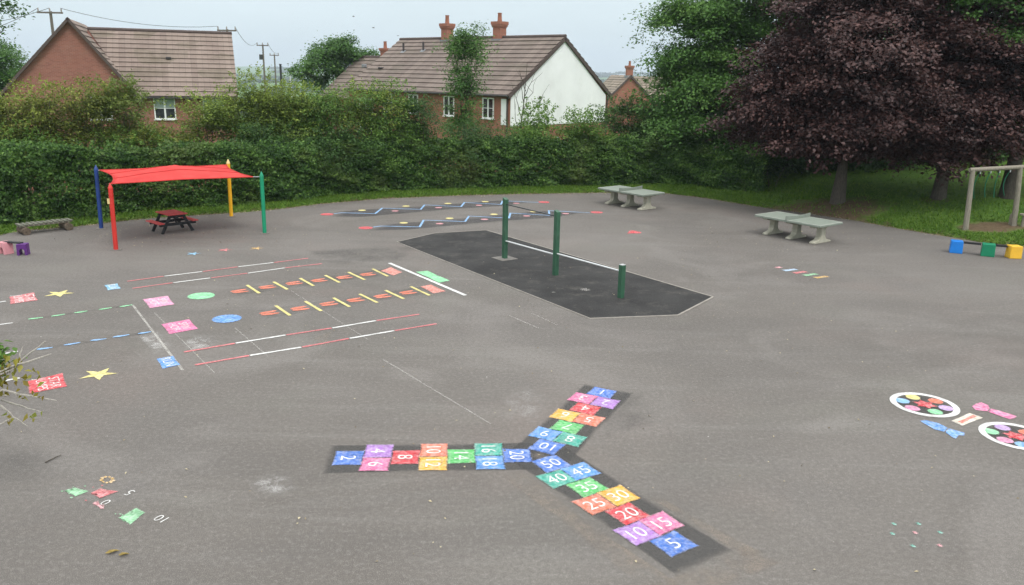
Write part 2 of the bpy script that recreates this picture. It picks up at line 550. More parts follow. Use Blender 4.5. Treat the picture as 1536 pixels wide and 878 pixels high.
def leaf_quads(P, N, size, aspect=.55, var=.35, droop=.3):
    n = len(P)
    N = unit(N)
    r = rng.normal(size=(n, 3)); r[:, 2] -= droop
    T = unit(r - (r * N).sum(1, keepdims=True) * N)
    B = np.cross(N, T)
    L = (size * (1 + rng.uniform(-var, var, n)))[:, None]
    W = L * aspect
    V = np.empty((n, 4, 3))
    V[:, 0] = P - T * L * .5
    V[:, 1] = P + B * W * .5 + N * W * .18 - T * L * .06
    V[:, 2] = P + T * L * .5 - N * L * .08
    V[:, 3] = P - B * W * .5 + N * W * .18 - T * L * .06
    return V.reshape(-1, 3)


def crown_points(blobs, nclump, nleaf, rh=.55, rv=.22, shell=.5, lump=.22, bough=0, bsize=1.0):
    """blobs: (cx,cy,cz,rx,ry,rz,weight). Leaf clumps spread through the crown volume, thicker towards the outside;
    with bough > 0 the clumps gather on flat drooping boughs of that many clumps each, leaving gaps between."""
    Ps, Ns, Ts = [], [], []
    wt = np.array([b[6] for b in blobs], float); wt /= wt.sum()
    for b, w in zip(blobs, wt):
        k = max(1, int(nclump * w))
        nb = max(2, k // bough) if bough else k
        d = unit(rng.normal(size=(nb, 3)))
        rad = (shell + (1 - shell) * rng.random(nb) ** .6)
        ph = rng.uniform(0, 6.28, 6)
        lum = (np.sin(d[:, 0] * 5 + ph[0]) * np.sin(d[:, 2] * 6 + ph[1]) + np.sin(d[:, 1] * 6 + ph[2]) * np.sin(d[:, 2] * 4 + ph[3])) * .5
        rad = rad * (1 + lump * lum + rng.normal(0, .05, nb))
        C = np.array(b[:3]) + d * rad[:, None] * np.array(b[3:6])
        ctone = np.clip(rng.normal(.5, .20, nb), 0, 1)
        if bough:
            bi = rng.integers(0, nb, k)
            o2 = rng.normal(size=(k, 3)) * np.array([.62, .62, .10]) * bsize * rng.uniform(.7, 1.3, (nb, 1))[bi]
            o2[:, 2] -= .30 * (o2[:, 0] * d[bi, 0] + o2[:, 1] * d[bi, 1]) + .12 * (o2[:, 0] ** 2 + o2[:, 1] ** 2) / max(bsize, .1)
            C = C[bi] + o2; d = d[bi]; ctone = np.clip(ctone[bi] + rng.normal(0, .1, k), 0, 1)
        m = rng.poisson(nleaf, k) + 3
        idx = np.repeat(np.arange(k), m)
        sz = (rng.uniform(.65, 1.35, k))[idx][:, None]
        off = rng.normal(size=(len(idx), 3)) * np.array([rh, rh, rv]) * sz
        off[:, 2] -= .25 * (off[:, 0] * d[idx, 0] + off[:, 1] * d[idx, 1])
        P = C[idx] + off
        N = unit(d[idx] * .4 + np.array([0, 0, .9]) + rng.normal(size=(len(idx), 3)) * .42)
        Ps.append(P); Ns.append(N)
        Ts.append(np.clip(ctone[idx] * .7 + rng.random(len(idx)) * .45 - .08, 0, 1))
    return np.concatenate(Ps), np.concatenate(Ns), np.concatenate(Ts)


def branch_path(a, b, sag=.15, n=5, jit=.12):
    a, b = np.array(a, float), np.array(b, float)
    L = np.linalg.norm(b - a)
    out = []
    for i in range(n + 1):
        t = i / n
        p = a + (b - a) * t
        p = p + np.array([random.uniform(-jit, jit), random.uniform(-jit, jit), 0]) * L * .25 * math.sin(math.pi * t)
        p[2] += sag * L * math.sin(math.pi * t) * .5
        out.append(tuple(p))
    return out


def make_tree(name, label, cat, base, height, r0, blobs, leafmat, leafsize, nclump, nleaf, rh=.55, rv=.22, lean=(0, 0), bark='bark',
              group=None, limbs=12, shell=.45, aspect=.6, droop=.3, lump=.22, trunk_top=None, bough=0, bsize=1.0):
    base = np.array(base, float)
    t = thing(name, label, cat, tuple(base), 0, group)
    mb = MB()
    tt = np.array([lean[0], lean[1], trunk_top or height * .8])
    pts = []; rad = []
    for i in range(9):
        f = i / 8
        p = tt * f + np.array([math.sin(f * 5 + r0 * 40) * .12 * f, math.cos(f * 4 + r0 * 30) * .1 * f, 0])
        if i == 0:
            p[2] = -.25
        pts.append(tuple(p)); rad.append(r0 * (1.45 if i == 0 else 1.06 if i == 1 else 1 - .82 * f))
    mb.tube(pts, rad, 12, wob=.05)
    for i in range(limbs):
        b = blobs[i % len(blobs)]
        f = random.uniform(.25, .85)
        j = f * 8; k = int(j)
        st = np.array(pts[k]) * (1 - (j - k)) + np.array(pts[min(k + 1, 8)]) * (j - k)
        d = np.random.default_rng(i + int(r0 * 1000)).normal(size=3); d[2] = abs(d[2]) * .6 - .1; d /= np.linalg.norm(d)
        en = np.array(b[:3]) - base + d * np.array(b[3:6]) * .8
        pp = branch_path(st, en, .1)
        rs = [r0 * .34 * (1 - .85 * q / (len(pp) - 1)) for q in range(len(pp))]
        mb.tube(pp, rs, 7)
        for q in (2, 3, 4):
            e2 = np.array(pp[q]) + rng.normal(size=3) * np.array(b[3:6]) * .3
            mb.tube(branch_path(pp[q], e2, .05, 3), [r0 * .11, r0 * .08, r0 * .05, r0 * .02], 5)
    mb.build('trunk', bark, t, smooth=True)
    P, N, T = crown_points(blobs, nclump, nleaf, rh, rv, shell, lump, bough, bsize)
    quads_mesh('crown', leaf_quads(P - base, N, leafsize, aspect, droop=droop), leafmat, t, T)
    return t


# ================================================================== SETTING
# ground sheet
def axis(lo, hi, fine0, fine1, step):
    a = list(np.arange(fine0, fine1 + 1e-6, step))
    s = step; v = fine0
    while v > lo:
        s *= 1.22; v -= s; a.insert(0, max(v, lo))
    s = step; v = fine1
    while v < hi:
        s *= 1.22; v += s; a.append(min(v, hi))
    return np.array(a)


gx = axis(-4200, 4200, -34, 36, .4); gy = axis(-700, 4600, 14, 62, .4)
XX, YY = np.meshgrid(gx, gy)
ZZ = terrain(XX, YY)
nx, ny = len(gx), len(gy)
gv = np.stack([XX.ravel(), YY.ravel(), ZZ.ravel()], 1)
me = bpy.data.meshes.new('ground')
ii = np.arange(nx * ny).reshape(ny, nx)
gf = np.stack([ii[:-1, :-1].ravel(), ii[:-1, 1:].ravel(), ii[1:, 1:].ravel(), ii[1:, :-1].ravel()], 1)
me.vertices.add(len(gv)); me.vertices.foreach_set('co', gv.astype(np.float32).ravel())
me.loops.add(gf.size); me.loops.foreach_set('vertex_index', gf.astype(np.int32).ravel())
me.polygons.add(len(gf)); me.polygons.foreach_set('loop_start', np.arange(0, gf.size, 4, dtype=np.int32))
me.polygons.foreach_set('use_smooth', np.ones(len(gf), dtype=bool))
me.update(calc_edges=True)
TR1 = GT(1256, 304); TR2 = GT(1407, 298); SW = (GT(1449, 345) + GT(1522, 338)) / 2
soil = np.zeros(len(gv))
for (cx, cy, rx, ry, k) in ((TR1[0] - .8, TR1[1] - 1.0, 2.7, 2.1, 1.0), (TR2[0] - .2, TR2[1] - .2, 1.0, .8, .55), (SW[0] + .1, SW[1] + .05, 1.5, .8, 1.0)):
    q = np.hypot((gv[:, 0] - cx) / rx, (gv[:, 1] - cy) / ry)
    soil = np.maximum(soil, k * np.clip(1.35 - q, 0, 1))
sdist = gv[:, 1] - np.interp(gv[:, 0], EX, EY)
soil = np.maximum(soil, np.where((sdist > -1) & (sdist < .5), .62, 0))
a = me.attributes.new('soil', 'FLOAT', 'POINT'); a.data.foreach_set('value', soil.astype(np.float32))
me.materials.append(MT['ground'])
ground = bpy.data.objects.new('ground', me); COL.objects.link(ground); ground['kind'] = 'structure'

# tarmac: one sheet following the curved grass edge (edge roughened a little)
exs = np.concatenate([np.arange(-90, -22, 4), np.arange(-22, 24, .12), np.arange(24, 90, 3)])
eys = np.interp(exs, EX, EY)
ker = np.ones(7) / 7
eys = np.convolve(np.pad(eys, 3, mode='edge'), ker, 'valid') + np.where(np.abs(exs) < 24, rng.normal(0, .035, len(exs)), 0)
mb = MB()
vs = [(x, -25, 0) for x in exs] + [(x, max(y, -24.5), 0) for x, y in zip(exs, eys)]
n = len(exs)
mb.add(vs, [(i, i + 1, n + i + 1, n + i) for i in range(n - 1)])
o = mb.build('pavement', 'asphalt'); o['kind'] = 'structure'

# black rubber safety surface with pale edging
RUB = [G(*p) for p in ((596, 363.5), (652, 350.5), (729, 346), (1068, 446), (1016, 473), (885, 478))]
mb = MB(); mb.add([(p[0], p[1], .006) for p in RUB], [tuple(range(6))])
o = mb.build('rubber_surface', 'rubber'); o['kind'] = 'structure'
mb = MB()
for i in range(6):
    a, b = RUB[i], RUB[(i + 1) % 6]
    d = (b - a) / np.linalg.norm(b - a); nrm = np.array([-d[1], d[0]])
    if np.dot(nrm, a - np.mean(RUB, 0)) < 0:
        nrm = -nrm
    w = .05 if i in (2, 3, 4) else .03
    mb.box(tuple(np.append((a + b) / 2 + nrm * w / 2, 0.0)), (np.linalg.norm(b - a) + (.0 if i % 2 else .03), w, .03 + .004 * (i % 2)), math.atan2(d[1], d[0]))
o = mb.build('kerb', 'edging'); o['kind'] = 'structure'


# ================================================================== PAINTED MARKINGS
def sheet(mb, poly, z, inset=.05, c=None):
    """Star-shaped polygon with a soft border ring; fills mb and mb.e."""
    if mb.e is None:
        mb.e = []
    poly = [np.array(p, float) for p in poly]
    # subdivide long edges so that the ring keeps an even width
    P = []
    for i, p in enumerate(poly):
        q = poly[(i + 1) % len(poly)]
        k = max(1, min(10, int(np.linalg.norm(q - p) / max(.12, inset * 2))))
        for j in range(k):
            P.append(p + (q - p) * j / k)
    c = np.mean(poly, 0) if c is None else np.array(c)
    n = len(P)
    vs = []; ee = []
    for p in P:
        vs.append((p[0], p[1], z)); ee.append(0.0)
    for p in P:
        d = p - c; L = np.linalg.norm(d)
        q = c + d * max(.15, 1 - inset / max(L, 1e-6) * 1.2)
        vs.append((q[0], q[1], z)); ee.append(1.0)
    vs.append((c[0], c[1], z)); ee.append(1.0)
    fs = [(i, (i + 1) % n, n + (i + 1) % n, n + i) for i in range(n)] + [(n + i, n + (i + 1) % n, 2 * n) for i in range(n)]
    mb.add(vs, fs); mb.e += ee


def grow(poly, d):
    c = np.mean(poly, 0)
    return [c + (np.array(p) - c) * (1 + d / np.linalg.norm(np.array(p) - c)) for p in poly]


def mark(name, polys, mat, parent=None, z=.009, inset=.05, origin=None):
    mb = MB()
    if origin is None:
        origin = np.mean([np.mean(p, 0) for p in polys], 0) if parent is None else np.array([parent.location.x, parent.location.y])
    for p in polys:
        sheet(mb, [np.array(q) - origin for q in p], z, inset)
    o = mb.build(name, mat, parent, (0, 0, 0) if parent is not None else (origin[0], origin[1], 0))
    return o


def bar(a, b, w):
    a, b = np.array(a), np.array(b)
    d = (b - a) / np.linalg.norm(b - a); n = np.array([-d[1], d[0]]) * w / 2
    return [a + n, b + n, b - n, a - n]


def disc(c, r, n=22, ph=0):
    return [np.array(c) + r * np.array([math.cos(2 * math.pi * i / n + ph), math.sin(2 * math.pi * i / n + ph)]) for i in range(n)]


def star(c, r, ph=0, inner=.42):
    return [np.array(c) + (r if i % 2 == 0 else r * inner) * np.array([math.cos(math.pi * i / 5 + ph), math.sin(math.pi * i / 5 + ph)]) for i in range(10)]


def text_obj(name, body, size, mat, parent, pos, up, z=.013, bold=.012, spacing=1.0, xs=1.0):
    cu = bpy.data.curves.new(name, 'FONT')
    cu.body = body; cu.size = size; cu.align_x = 'CENTER'; cu.align_y = 'CENTER'; cu.offset = bold; cu.space_line = .85
    cu.space_character = spacing; cu.resolution_u = 4
    tmp = bpy.data.objects.new(name, cu); COL.objects.link(tmp)
    me = bpy.data.meshes.new_from_object(tmp)
    bpy.data.objects.remove(tmp); bpy.data.curves.remove(cu)
    co = np.array([v.co[:] for v in me.vertices])
    mid = (co.max(0) + co.min(0)) / 2
    me.transform(Matrix.Translation((-mid[0], -mid[1], 0)))
    me.transform(Matrix.Diagonal((xs, 1, 1, 1)))
    at = me.attributes.new('edge', 'FLOAT', 'POINT'); at.data.foreach_set('value', np.ones(len(me.vertices), np.float32))
    me.materials.clear(); me.materials.append(mat)
    o = bpy.data.objects.new(name, me); COL.objects.link(o)
    ang = math.atan2(up[1], up[0]) - math.pi / 2
    o.parent = parent
    off = Vector((parent.matrix_basis.translation.x, parent.matrix_basis.translation.y, 0)) if parent.parent is None else Vector((0, 0, 0))
    if parent.parent is not None:
        off = Vector((parent.parent.location.x, parent.parent.location.y, 0))
    o.location = (pos[0] - off.x, pos[1] - off.y, z)
    o.rotation_euler = (0, 0, ang)
    return o


# ---- Y-shaped hopscotch
HX, HY, HTH = .0797920882 * H, 2.01361276 * H, .076407
HA, HB, HR = .07536 * H, .07742 * H, .02032 * H
hop = thing('hopscotch', 'painted number hopscotch with three coloured arms meeting in a Y on the tarmac', 'hopscotch', (HX, HY, 0))
seqcol = [('blue',), ('purple', 'pink'), ('red',), ('coral', 'yellow'), ('green',), ('teal', 'midblue'), ('blue',)]
arms = [(math.pi, ['2', '4', '6', '8', '10', '12', '14', '16', '18', '20']),
        (math.pi / 3, ['1', '2', '3', '4', '5', '6', '7', '8', '9', '10']),
        (-math.pi / 3, ['5', '10', '15', '20', '25', '30', '35', '40', '45', '50'])]
primer_polys = []
for ang, nums in arms:
    a = ang + HTH
    d = np.array([math.cos(a), math.sin(a)]); nn = np.array([-d[1], d[0]])
    o0 = np.array([HX, HY])

    def pt(u, v):
        return o0 + d * (HR + HA * u) + nn * HB * v
    va, vb, ue = ((-1.08, 1.1, 7.35), (-1.2, 1.04, 7.2), (-1.04, 1.22, 7.75))[len(primer_polys)]
    primer_polys.append([pt(-.35, va), pt(ue, va), pt(ue, vb), pt(-.35, vb)])
    it = iter(nums)
    for k, cols in enumerate(seqcol):
        u0, u1 = 6 - k, 7 - k
        for j, cname in enumerate(cols):
            if len(cols) == 1:
                v0, v1 = -.52, .52
            else:
                v0, v1 = ((-1.0, 0.0), (0.0, 1.0))[j]
            jt = lambda: random.uniform(-.03, .03)
            q = [pt(u0 + jt(), v0 + jt()), pt(u1 + jt(), v0 + jt()), pt(u1 + jt(), v1 + jt()), pt(u0 + jt(), v1 + jt())]
            sq = mark('hopscotch_square', [grow(q, .030)], paint_mat(cname, .06, .36), hop, .010 + .0008 * (k % 2) + .0004 * j, .062)
            c = pt((u0 + u1) / 2, (v0 + v1) / 2)
            text_obj('numeral', next(it), .30, paint_mat('white', -.20, .1), sq, c, -d, .015, -.001, 1.0, .95)
for i, p in enumerate(primer_polys):
    mark('primer_patch', [p], 'primer_tar', hop, .0035 + .0008 * i, .15)
# pale dusty margin beside the lower arm
a = -math.pi / 3 + HTH; d = np.array([math.cos(a), math.sin(a)]); nn = np.array([-d[1], d[0]]); o0 = np.array([HX, HY])
pt = lambda u, v: o0 + d * (HR + HA * u) + nn * HB * v
for i, p in enumerate(([pt(.2, -1.95), pt(8.6, -2.2), pt(8.6, -1.2), pt(.2, -1.15)], [pt(7.6, -2), pt(8.9, -2), pt(8.9, 2.1), pt(7.6, 1.8)], [pt(4, 1.2), pt(8.4, 1.2), pt(8.4, 1.9), pt(4, 1.6)])):
    mark('dust_patch', [p], 'dust', hop, .0018 + .0004 * i, .22)


def zc(px, py, off, s):
    return (off[0] + px / s, off[1] + py / s)


def gp(pts, off=(0, 0), s=1.0):
    return [G(*zc(p[0], p[1], off, s)) for p in pts]


# ---- exercise tiles with words
TRACK = (G(629.5, 472) - G(275, 529)); TRACK /= np.linalg.norm(TRACK)


def tile(label, corners, col, words, size, wear=.08, group='exercise word tiles'):
    P = [G(*c) for c in corners]
    c = np.mean(P, 0)
    t = mark('painted_tile', [P], paint_mat(col, wear, .3), None, .009, .05)
    tag(t, label, 'painted tile', group)
    if words:
        w = text_obj('lettering', words, size, paint_mat('white', -.12 + wear, .1), t, c, TRACK, .014, -.002, 1.0, 1.0)
    return t


tile('worn pale red tile reading STAR JUMPS beside the far yellow star', [(12, 446), (52, 438.6), (58.7, 451), (14, 457.5)], 'softred', 'STAR\nJUMPS', .27, .22)
tile('bright red tile reading STAR JUMPS beside the near yellow star, under a bare twig', [(38.5, 572.8), (95, 559.7), (102.3, 580.7), (43, 592)], 'red', 'STAR\nJUMPS', .23, .04)
tile('small pale blue tile left of the far red and white stripes', [(155.4, 428.3), (177, 425.4), (182.6, 433.6), (161, 436.5)], 'sky', 'RUN', .25, .14)
tile('small blue tile reading RUN left of the near red and white stripes', [(233.5, 538.8), (260.6, 534), (271.7, 548.3), (243, 554.7)], 'midblue', 'RUN', .25, .06)
tile('pink lettered tile left of the green disc', [(212.8, 449.5), (252.6, 443.9), (263, 457.5), (224, 463.4)], 'lpink', 'SPIN\nHOP', .24, .12)
tile('deep pink lettered tile left of the blue disc', [(240.6, 487), (284.5, 479), (298.8, 494), (253.4, 502.6)], 'hotpink', 'SPIN\nHOP', .24, .06)
tag(mark('painted_tile', [[G(*p) for p in ((623, 408.2), (641, 406.5), (675.6, 421.7), (658.7, 425))]], paint_mat('lgreen', .06, .2), None, .009, .05),
    'plain light green rectangle just beyond the white finish line', 'painted tile')
# stars
for c, r, col, lab, ph in (((89, 441), .36, 'lyellow', 'yellow star beside the worn far red tile', .25), ((148, 562), .34, 'lyellow', 'yellow star beside the near bright red tile', .2)):
    tag(mark('painted_star', [star(G(*c), r, ph)], paint_mat(col, .04, .2), None, .009, .04), lab, 'painted star', 'yellow painted stars')
for c, col, lab in (((290, 381), 'sky', 'pale blue star on the tarmac in front of the red shade sail'), ((337, 375.5), 'softred', 'faded red star between the blue and the ochre star'),
                    ((385, 373), 'ochre', 'faded ochre star near the green sail post')):
    tag(mark('painted_star', [star(G(*c), .27, .3)], paint_mat(col, .22, .3), None, .009, .05), lab, 'painted star', 'small faded stars by the shade sail')
# discs
tag(mark('painted_disc', [disc(G(302, 444.4), .33)], paint_mat('lgreen', .05, .2), None, .009, .05), 'light green disc right of the far pink tile', 'painted disc')
tag(mark('painted_disc', [disc(G(340.3, 478.7), .33)], paint_mat('midblue', .05, .35), None, .009, .05), 'blue disc right of the near pink tile', 'painted disc')


# dashed lines
def dashed(label, segs, off, s, col, w, wear=.1, dark=True):
    P = [(G(*zc(*a, off, s)), G(*zc(*b, off, s))) for a, b in segs]
    c = np.mean([np.mean(p, 0) for p in P], 0)
    t = thing('dashed_line', label, 'dashed line', (c[0], c[1], 0))
    for a, b in P:
        m = a + (b - a) * .3
        d = (b - a) / np.linalg.norm(b - a); n = np.array([-d[1], d[0]]) * w / 2
        mark('dash', [[a - n * .3, m - n * 1.1, b - n * .45, b + n * .45, m + n * 1.1, a + n * .5]], paint_mat(col, wear, .25), t, .009, .03)
    if dark and len(P) > 2:
        mark('primer_strip', [bar(P[0][0], P[-1][1], w * 1.6)], 'primer_soft', t, .004, .06)


O4, S4 = (0, 420), 6.98
dashed('green dashed line ending at the thin white cross line', [((285, 417), (460, 395)), ((528, 387), (690, 361)), ((768, 352), (928, 327)), ((1028, 317), (1180, 292)), ((1245, 288), (1395, 262))], O4, S4, 'lgreen', .11)
dashed('light blue dashed line nearer than the green one', [((360, 735), (562, 710)), ((660, 690), (852, 657)), ((935, 642), (1125, 618)), ((1172, 606), (1362, 576)), ((1435, 570), (1592, 544))], O4, S4, 'lblue', .11)
for lab, a, b in (('short white dash left of the green dashes', (-60, 478), (140, 453)), ('short white dash left of the blue dashes', (-90, 800), (195, 750)),
                  ('short white dash left of the worn far red tile', (-90, 252), (68, 225)), ('short white dash left of the near bright red tile', (-80, 1085), (215, 1030))):
    A, B = G(*zc(*a, O4, S4)), G(*zc(*b, O4, S4))
    tag(mark('painted_dash', [bar(A, B, .07)], paint_mat('white', .05, .1), None, .009, .02), lab, 'painted dash', 'white start dashes')


# red and white striped lines
def striped(label, pts, w, wear, red):
    P = [G(*p) for p in pts]
    c = np.mean(P, 0)
    t = thing('striped_line', label, 'striped line', (c[0], c[1], 0), 0, 'red and white striped lines')
    for i in range(len(P) - 1):
        mark('stripe', [bar(P[i], P[i + 1], w)], paint_mat(red if i % 2 == 0 else 'white', wear, .2), t, .009, .022)


striped('red and white line, farthest of the four, nearest the shade sail', [(190, 422.7), (246, 415), (304, 407.9), (357, 400.8), (410.7, 394.4), (462.8, 387.9)], .065, .03, 'softred')
striped('red and white line, second farthest of the four', [(197.9, 433.2), (259.6, 424.7), (316, 417.5), (371.6, 410.4), (427.7, 402.4), (483.6, 396)], .065, .03, 'softred')
striped('red and white line just in front of the near jumping lane', [(275, 529), (353, 515.6), (429, 503.2), (498, 492.8), (564.4, 481.6), (629.5, 472)], .07, 0, 'softred')
striped('red and white line, nearest of the four to the hopscotch', [(291.7, 548.3), (374.4, 534), (452.4, 521.5), (524, 508.4), (591.7, 496.7), (655.5, 486.3)], .07, 0, 'softred')

# jumping lanes: footprints between yellow bars
O2, S2 = (330, 360), 3.84


def lane(label, feet, bars, square):
    FP = gp(feet, O2, S2)
    c = np.mean(FP, 0)
    t = thing('jumping_lane', label, 'jumping lane', (c[0], c[1], 0), 0, 'jumping lanes')
    d = (FP[-1] - FP[0]) / np.linalg.norm(FP[-1] - FP[0]); n = np.array([-d[1], d[0]])
    for f in FP:
        for sg in (-1, 1):
            c0 = f + n * .105 * sg
            poly = []
            for i in range(16):
                th = 2 * math.pi * i / 16
                l = .215 * math.cos(th); w = (.078 - .012 * math.cos(th)) * math.sin(th)
                poly.append(c0 + d * l + n * (w - sg * .022 * (1 - math.cos(th))))
            mark('footprint', [poly], paint_mat('coral', .0, .15), t, .009, .03)
    for a, b in bars:
        mark('hurdle_bar', [bar(G(*zc(*a, O2, S2)), G(*zc(*b, O2, S2)), .075)], paint_mat('lyellow', -.05, .1), t, .0098, .018)
    mark('landing_square', [gp(square, O2, S2)], paint_mat('salmon', .04, .5), t, .009, .05)
    mark('primer_strip', [bar(FP[0] - d * .3, FP[-1] + d * .8, .75)], 'primer_soft', t, .004, .3)


lane('far jumping lane of coral footprints and yellow bars', [(113, 297), (272, 273), (425, 251), (570, 235), (715, 217), (850, 200)],
     [((155, 262), (228, 310)), ((308, 243), (390, 288)), ((460, 222), (540, 267)), ((605, 205), (690, 248)), ((738, 187), (835, 232)), ((878, 168), (968, 212))],
     [(920, 180), (985, 158), (1055, 188), (1000, 208)])
lane('near jumping lane of coral footprints and yellow bars, beside the white finish line end', [(283, 423), (460, 397), (625, 370), (780, 348), (935, 326), (1082, 305)],
     [((320, 380), (405, 438)), ((490, 355), (585, 412)), ((652, 335), (748, 388)), ((803, 313), (908, 364)), ((952, 292), (1060, 342)), ((1098, 270), (1208, 322))],
     [(1150, 270), (1215, 258), (1305, 298), (1230, 312)])
tag(mark('finish_line', [bar(G(*zc(975, 135, O2, S2)), G(*zc(1415, 322, O2, S2)), .10)], paint_mat('white', -.1, .05), None, .0105, .02),
    'bold white finish line across the ends of the jumping lanes', 'painted line')

# thin old court lines
for lab, pts, w in (('thin worn white cross line ending at the near blue tile', [(199, 458), (274, 556)], .05), ('faint chalky line running from the tarmac to the hopscotch', [(575, 540), (737, 637)], .03),
                    ('faint old line right of the near striped lines', [(762, 473), (808, 493)], .03), ('faintest old line near the rubber corner', [(797, 470), (836, 488)], .025),
                    ('thin faint line crossing the near striped lines', [(437, 437), (552, 510)], .022), ('thin faint line crossing under the near pink tile', [(232, 470), (322, 560)], .022),
                    ('thin faint line right of the blue disc', [(352, 492), (402, 535)], .022)):
    P = [G(*p) for p in pts]
    tag(mark('court_line', [bar(P[0], P[1], w)], 'chalk_line' if w < .033 else 'worn_line', None, .0068, .008), lab, 'court line')


# zigzag trails
def zigzag(label, path, ends, yel, red, band):
    P = [G(*p) for p in path]
    c = np.mean(P, 0)
    t = thing('zigzag_trail', label, 'zigzag trail', (c[0], c[1], 0), 0, 'zigzag trails')
    mb = MB(); mb.e = []
    vs = []
    for i, p in enumerate(P):
        a = P[max(i - 1, 0)]; b = P[min(i + 1, len(P) - 1)]
        d1 = (p - a) / max(np.linalg.norm(p - a), 1e-6) if i else (b - p) / np.linalg.norm(b - p)
        d2 = (b - p) / max(np.linalg.norm(b - p), 1e-6) if i < len(P) - 1 else d1
        m = d1 + d2; m /= np.linalg.norm(m); n = np.array([-m[1], m[0]])
        k = min(1.6, 1 / max(.4, float(np.dot(n, np.array([-d1[1], d1[0]])))))
        for off in (-.042, -.022, .022, .042):
            q = p + n * off * k - c
            vs.append((q[0], q[1], .009)); mb.e.append(1.0 if abs(off) < .03 else 0.1)
    fs = []
    for i in range(len(P) - 1):
        for j in range(3):
            fs.append((i * 4 + j, i * 4 + j + 1, (i + 1) * 4 + j + 1, (i + 1) * 4 + j))
    mb.add(vs, fs)
    mb.build('zigzag_line', paint_mat('lblue', -.1, .35), t)
    for e in ends:
        mark('end_disc', [disc(G(*e), .27)], paint_mat('red', .06, .35), t, .010, .05)
    for e in yel:
        mark('yellow_dot', [disc(G(*e), .16, 16)], paint_mat('lyellow', -.05, .2), t, .010, .03)
    for e in red:
        mark('pink_dot', [disc(G(*e), .15, 16)], paint_mat('palepink', -.05, .2), t, .010, .03)
    mark('primer_patch', [gp(band)], 'primer_mid', t, .004, .6)


zigzag('upper zigzag trail nearest the hedge, pale blue with red end discs',
       [(501.4, 320.9), (512, 319.7), (562.8, 320.9), (573.3, 312.7), (631, 314.6), (637, 307.8), (691.6, 310.5), (696.7, 304.2), (751.4, 307.2), (754, 301.8), (808.3, 304.2)],
       [(490.7, 322), (815.8, 303.7)], [(543, 316), (609, 309.7), (672, 305.7), (728, 303)], [(592.8, 317), (658, 312), (718.5, 308.5), (774.6, 305.5)],
       [(490, 326), (505, 317), (760, 300), (800, 303.5), (770, 308), (530, 327)])
zigzag('lower zigzag trail just behind the black rubber, pale blue with red end discs',
       [(559.8, 341.2), (571.8, 339.7), (629.5, 340.9), (635.5, 330.7), (697.6, 332.9), (703.5, 324.7), (763.4, 327.7), (765.6, 320.2), (824, 323.6), (823.3, 316.4), (884.7, 319.7)],
       [(548.6, 342.4), (895, 319)], [(605.5, 334.9), (674.4, 328), (741, 322), (800.5, 318)], [(659.4, 336), (726.7, 329.6), (790, 324.4), (848.4, 321)],
       [(545, 347), (575, 337), (820, 316), (880, 319), (840, 326), (600, 346)])

tag(mark('painted_arrowhead', [[G(*p) for p in ((940, 350.8), (943, 346.6), (949, 346), (963, 348.8), (962, 350.6))]], paint_mat('red', .02, .3), None, .009, .05),
    'small red wedge painted on the tarmac near the table tennis tables', 'painted wedge')
O8, S8 = (1100, 380), 3.523
for col, a, b, lab in (('palepink', (222, 79), (256, 74), 'faintest pink bar at the far end of the five faded bars'), ('paleblue', (262, 94), (338, 86), 'pale blue bar between two pink ones'),
                       ('softred', (315, 107), (388, 98), 'pink bar between the pale blue and the green bar'), ('palegreen', (368, 120), (445, 110), 'faded green bar beside the yellow bar'),
                       ('ochre', (425, 132), (502, 123), 'yellow bar, nearest of the five faded bars')):
    A, B = G(*zc(*a, O8, S8)), G(*zc(*b, O8, S8))
    tag(mark('painted_bar', [bar(A, B, .19)], paint_mat(col, .14, .4), None, .009, .06), lab, 'painted bar', 'faded coloured bars on the right')

# spotted plates and cutlery-like figures at the right
O7, S7 = (1300, 570), 6.51


def plate(label, cpx, lpx, discs, flower):
    c = G(*cpx); r = np.linalg.norm(G(*lpx) - c)
    t = thing('painted_plate', label, 'painted circle', (c[0], c[1], 0), 0, 'spotted circles')
    mb = MB(); mb.e = []
    n = 48; vs = []
    for i in range(n):
        th = 2 * math.pi * i / n
        for q, e in ((1.0, 0.), (.965, 1.), (.84, 1.), (.80, 0.)):
            vs.append((r * q * math.cos(th), r * q * math.sin(th), .010)); mb.e.append(e)
    fs = []
    for i in range(n):
        for j in range(3):
            k = (i + 1) % n
            fs.append((i * 4 + j, i * 4 + j + 1, k * 4 + j + 1, k * 4 + j))
    mb.add(vs, fs); mb.build('rim', paint_mat('white', -.2, .1), t)
    mark('dark_base', [disc(c, r * .86)], 'primer', t, .004, .08)
    for col, x, y in discs:
        mark('spot', [disc(G(*zc(x, y, O7, S7)), r * .25, 18)], paint_mat(col, -.02, .3), t, .009, .04)
    f = G(*zc(*flower, O7, S7))
    mark('centre_splash', [[f + r * (.40 if i % 2 else .27) * np.array([math.cos(i * math.pi / 6), math.sin(i * math.pi / 6)]) for i in range(12)]], paint_mat('red', .05, .35), t, .0098, .06)


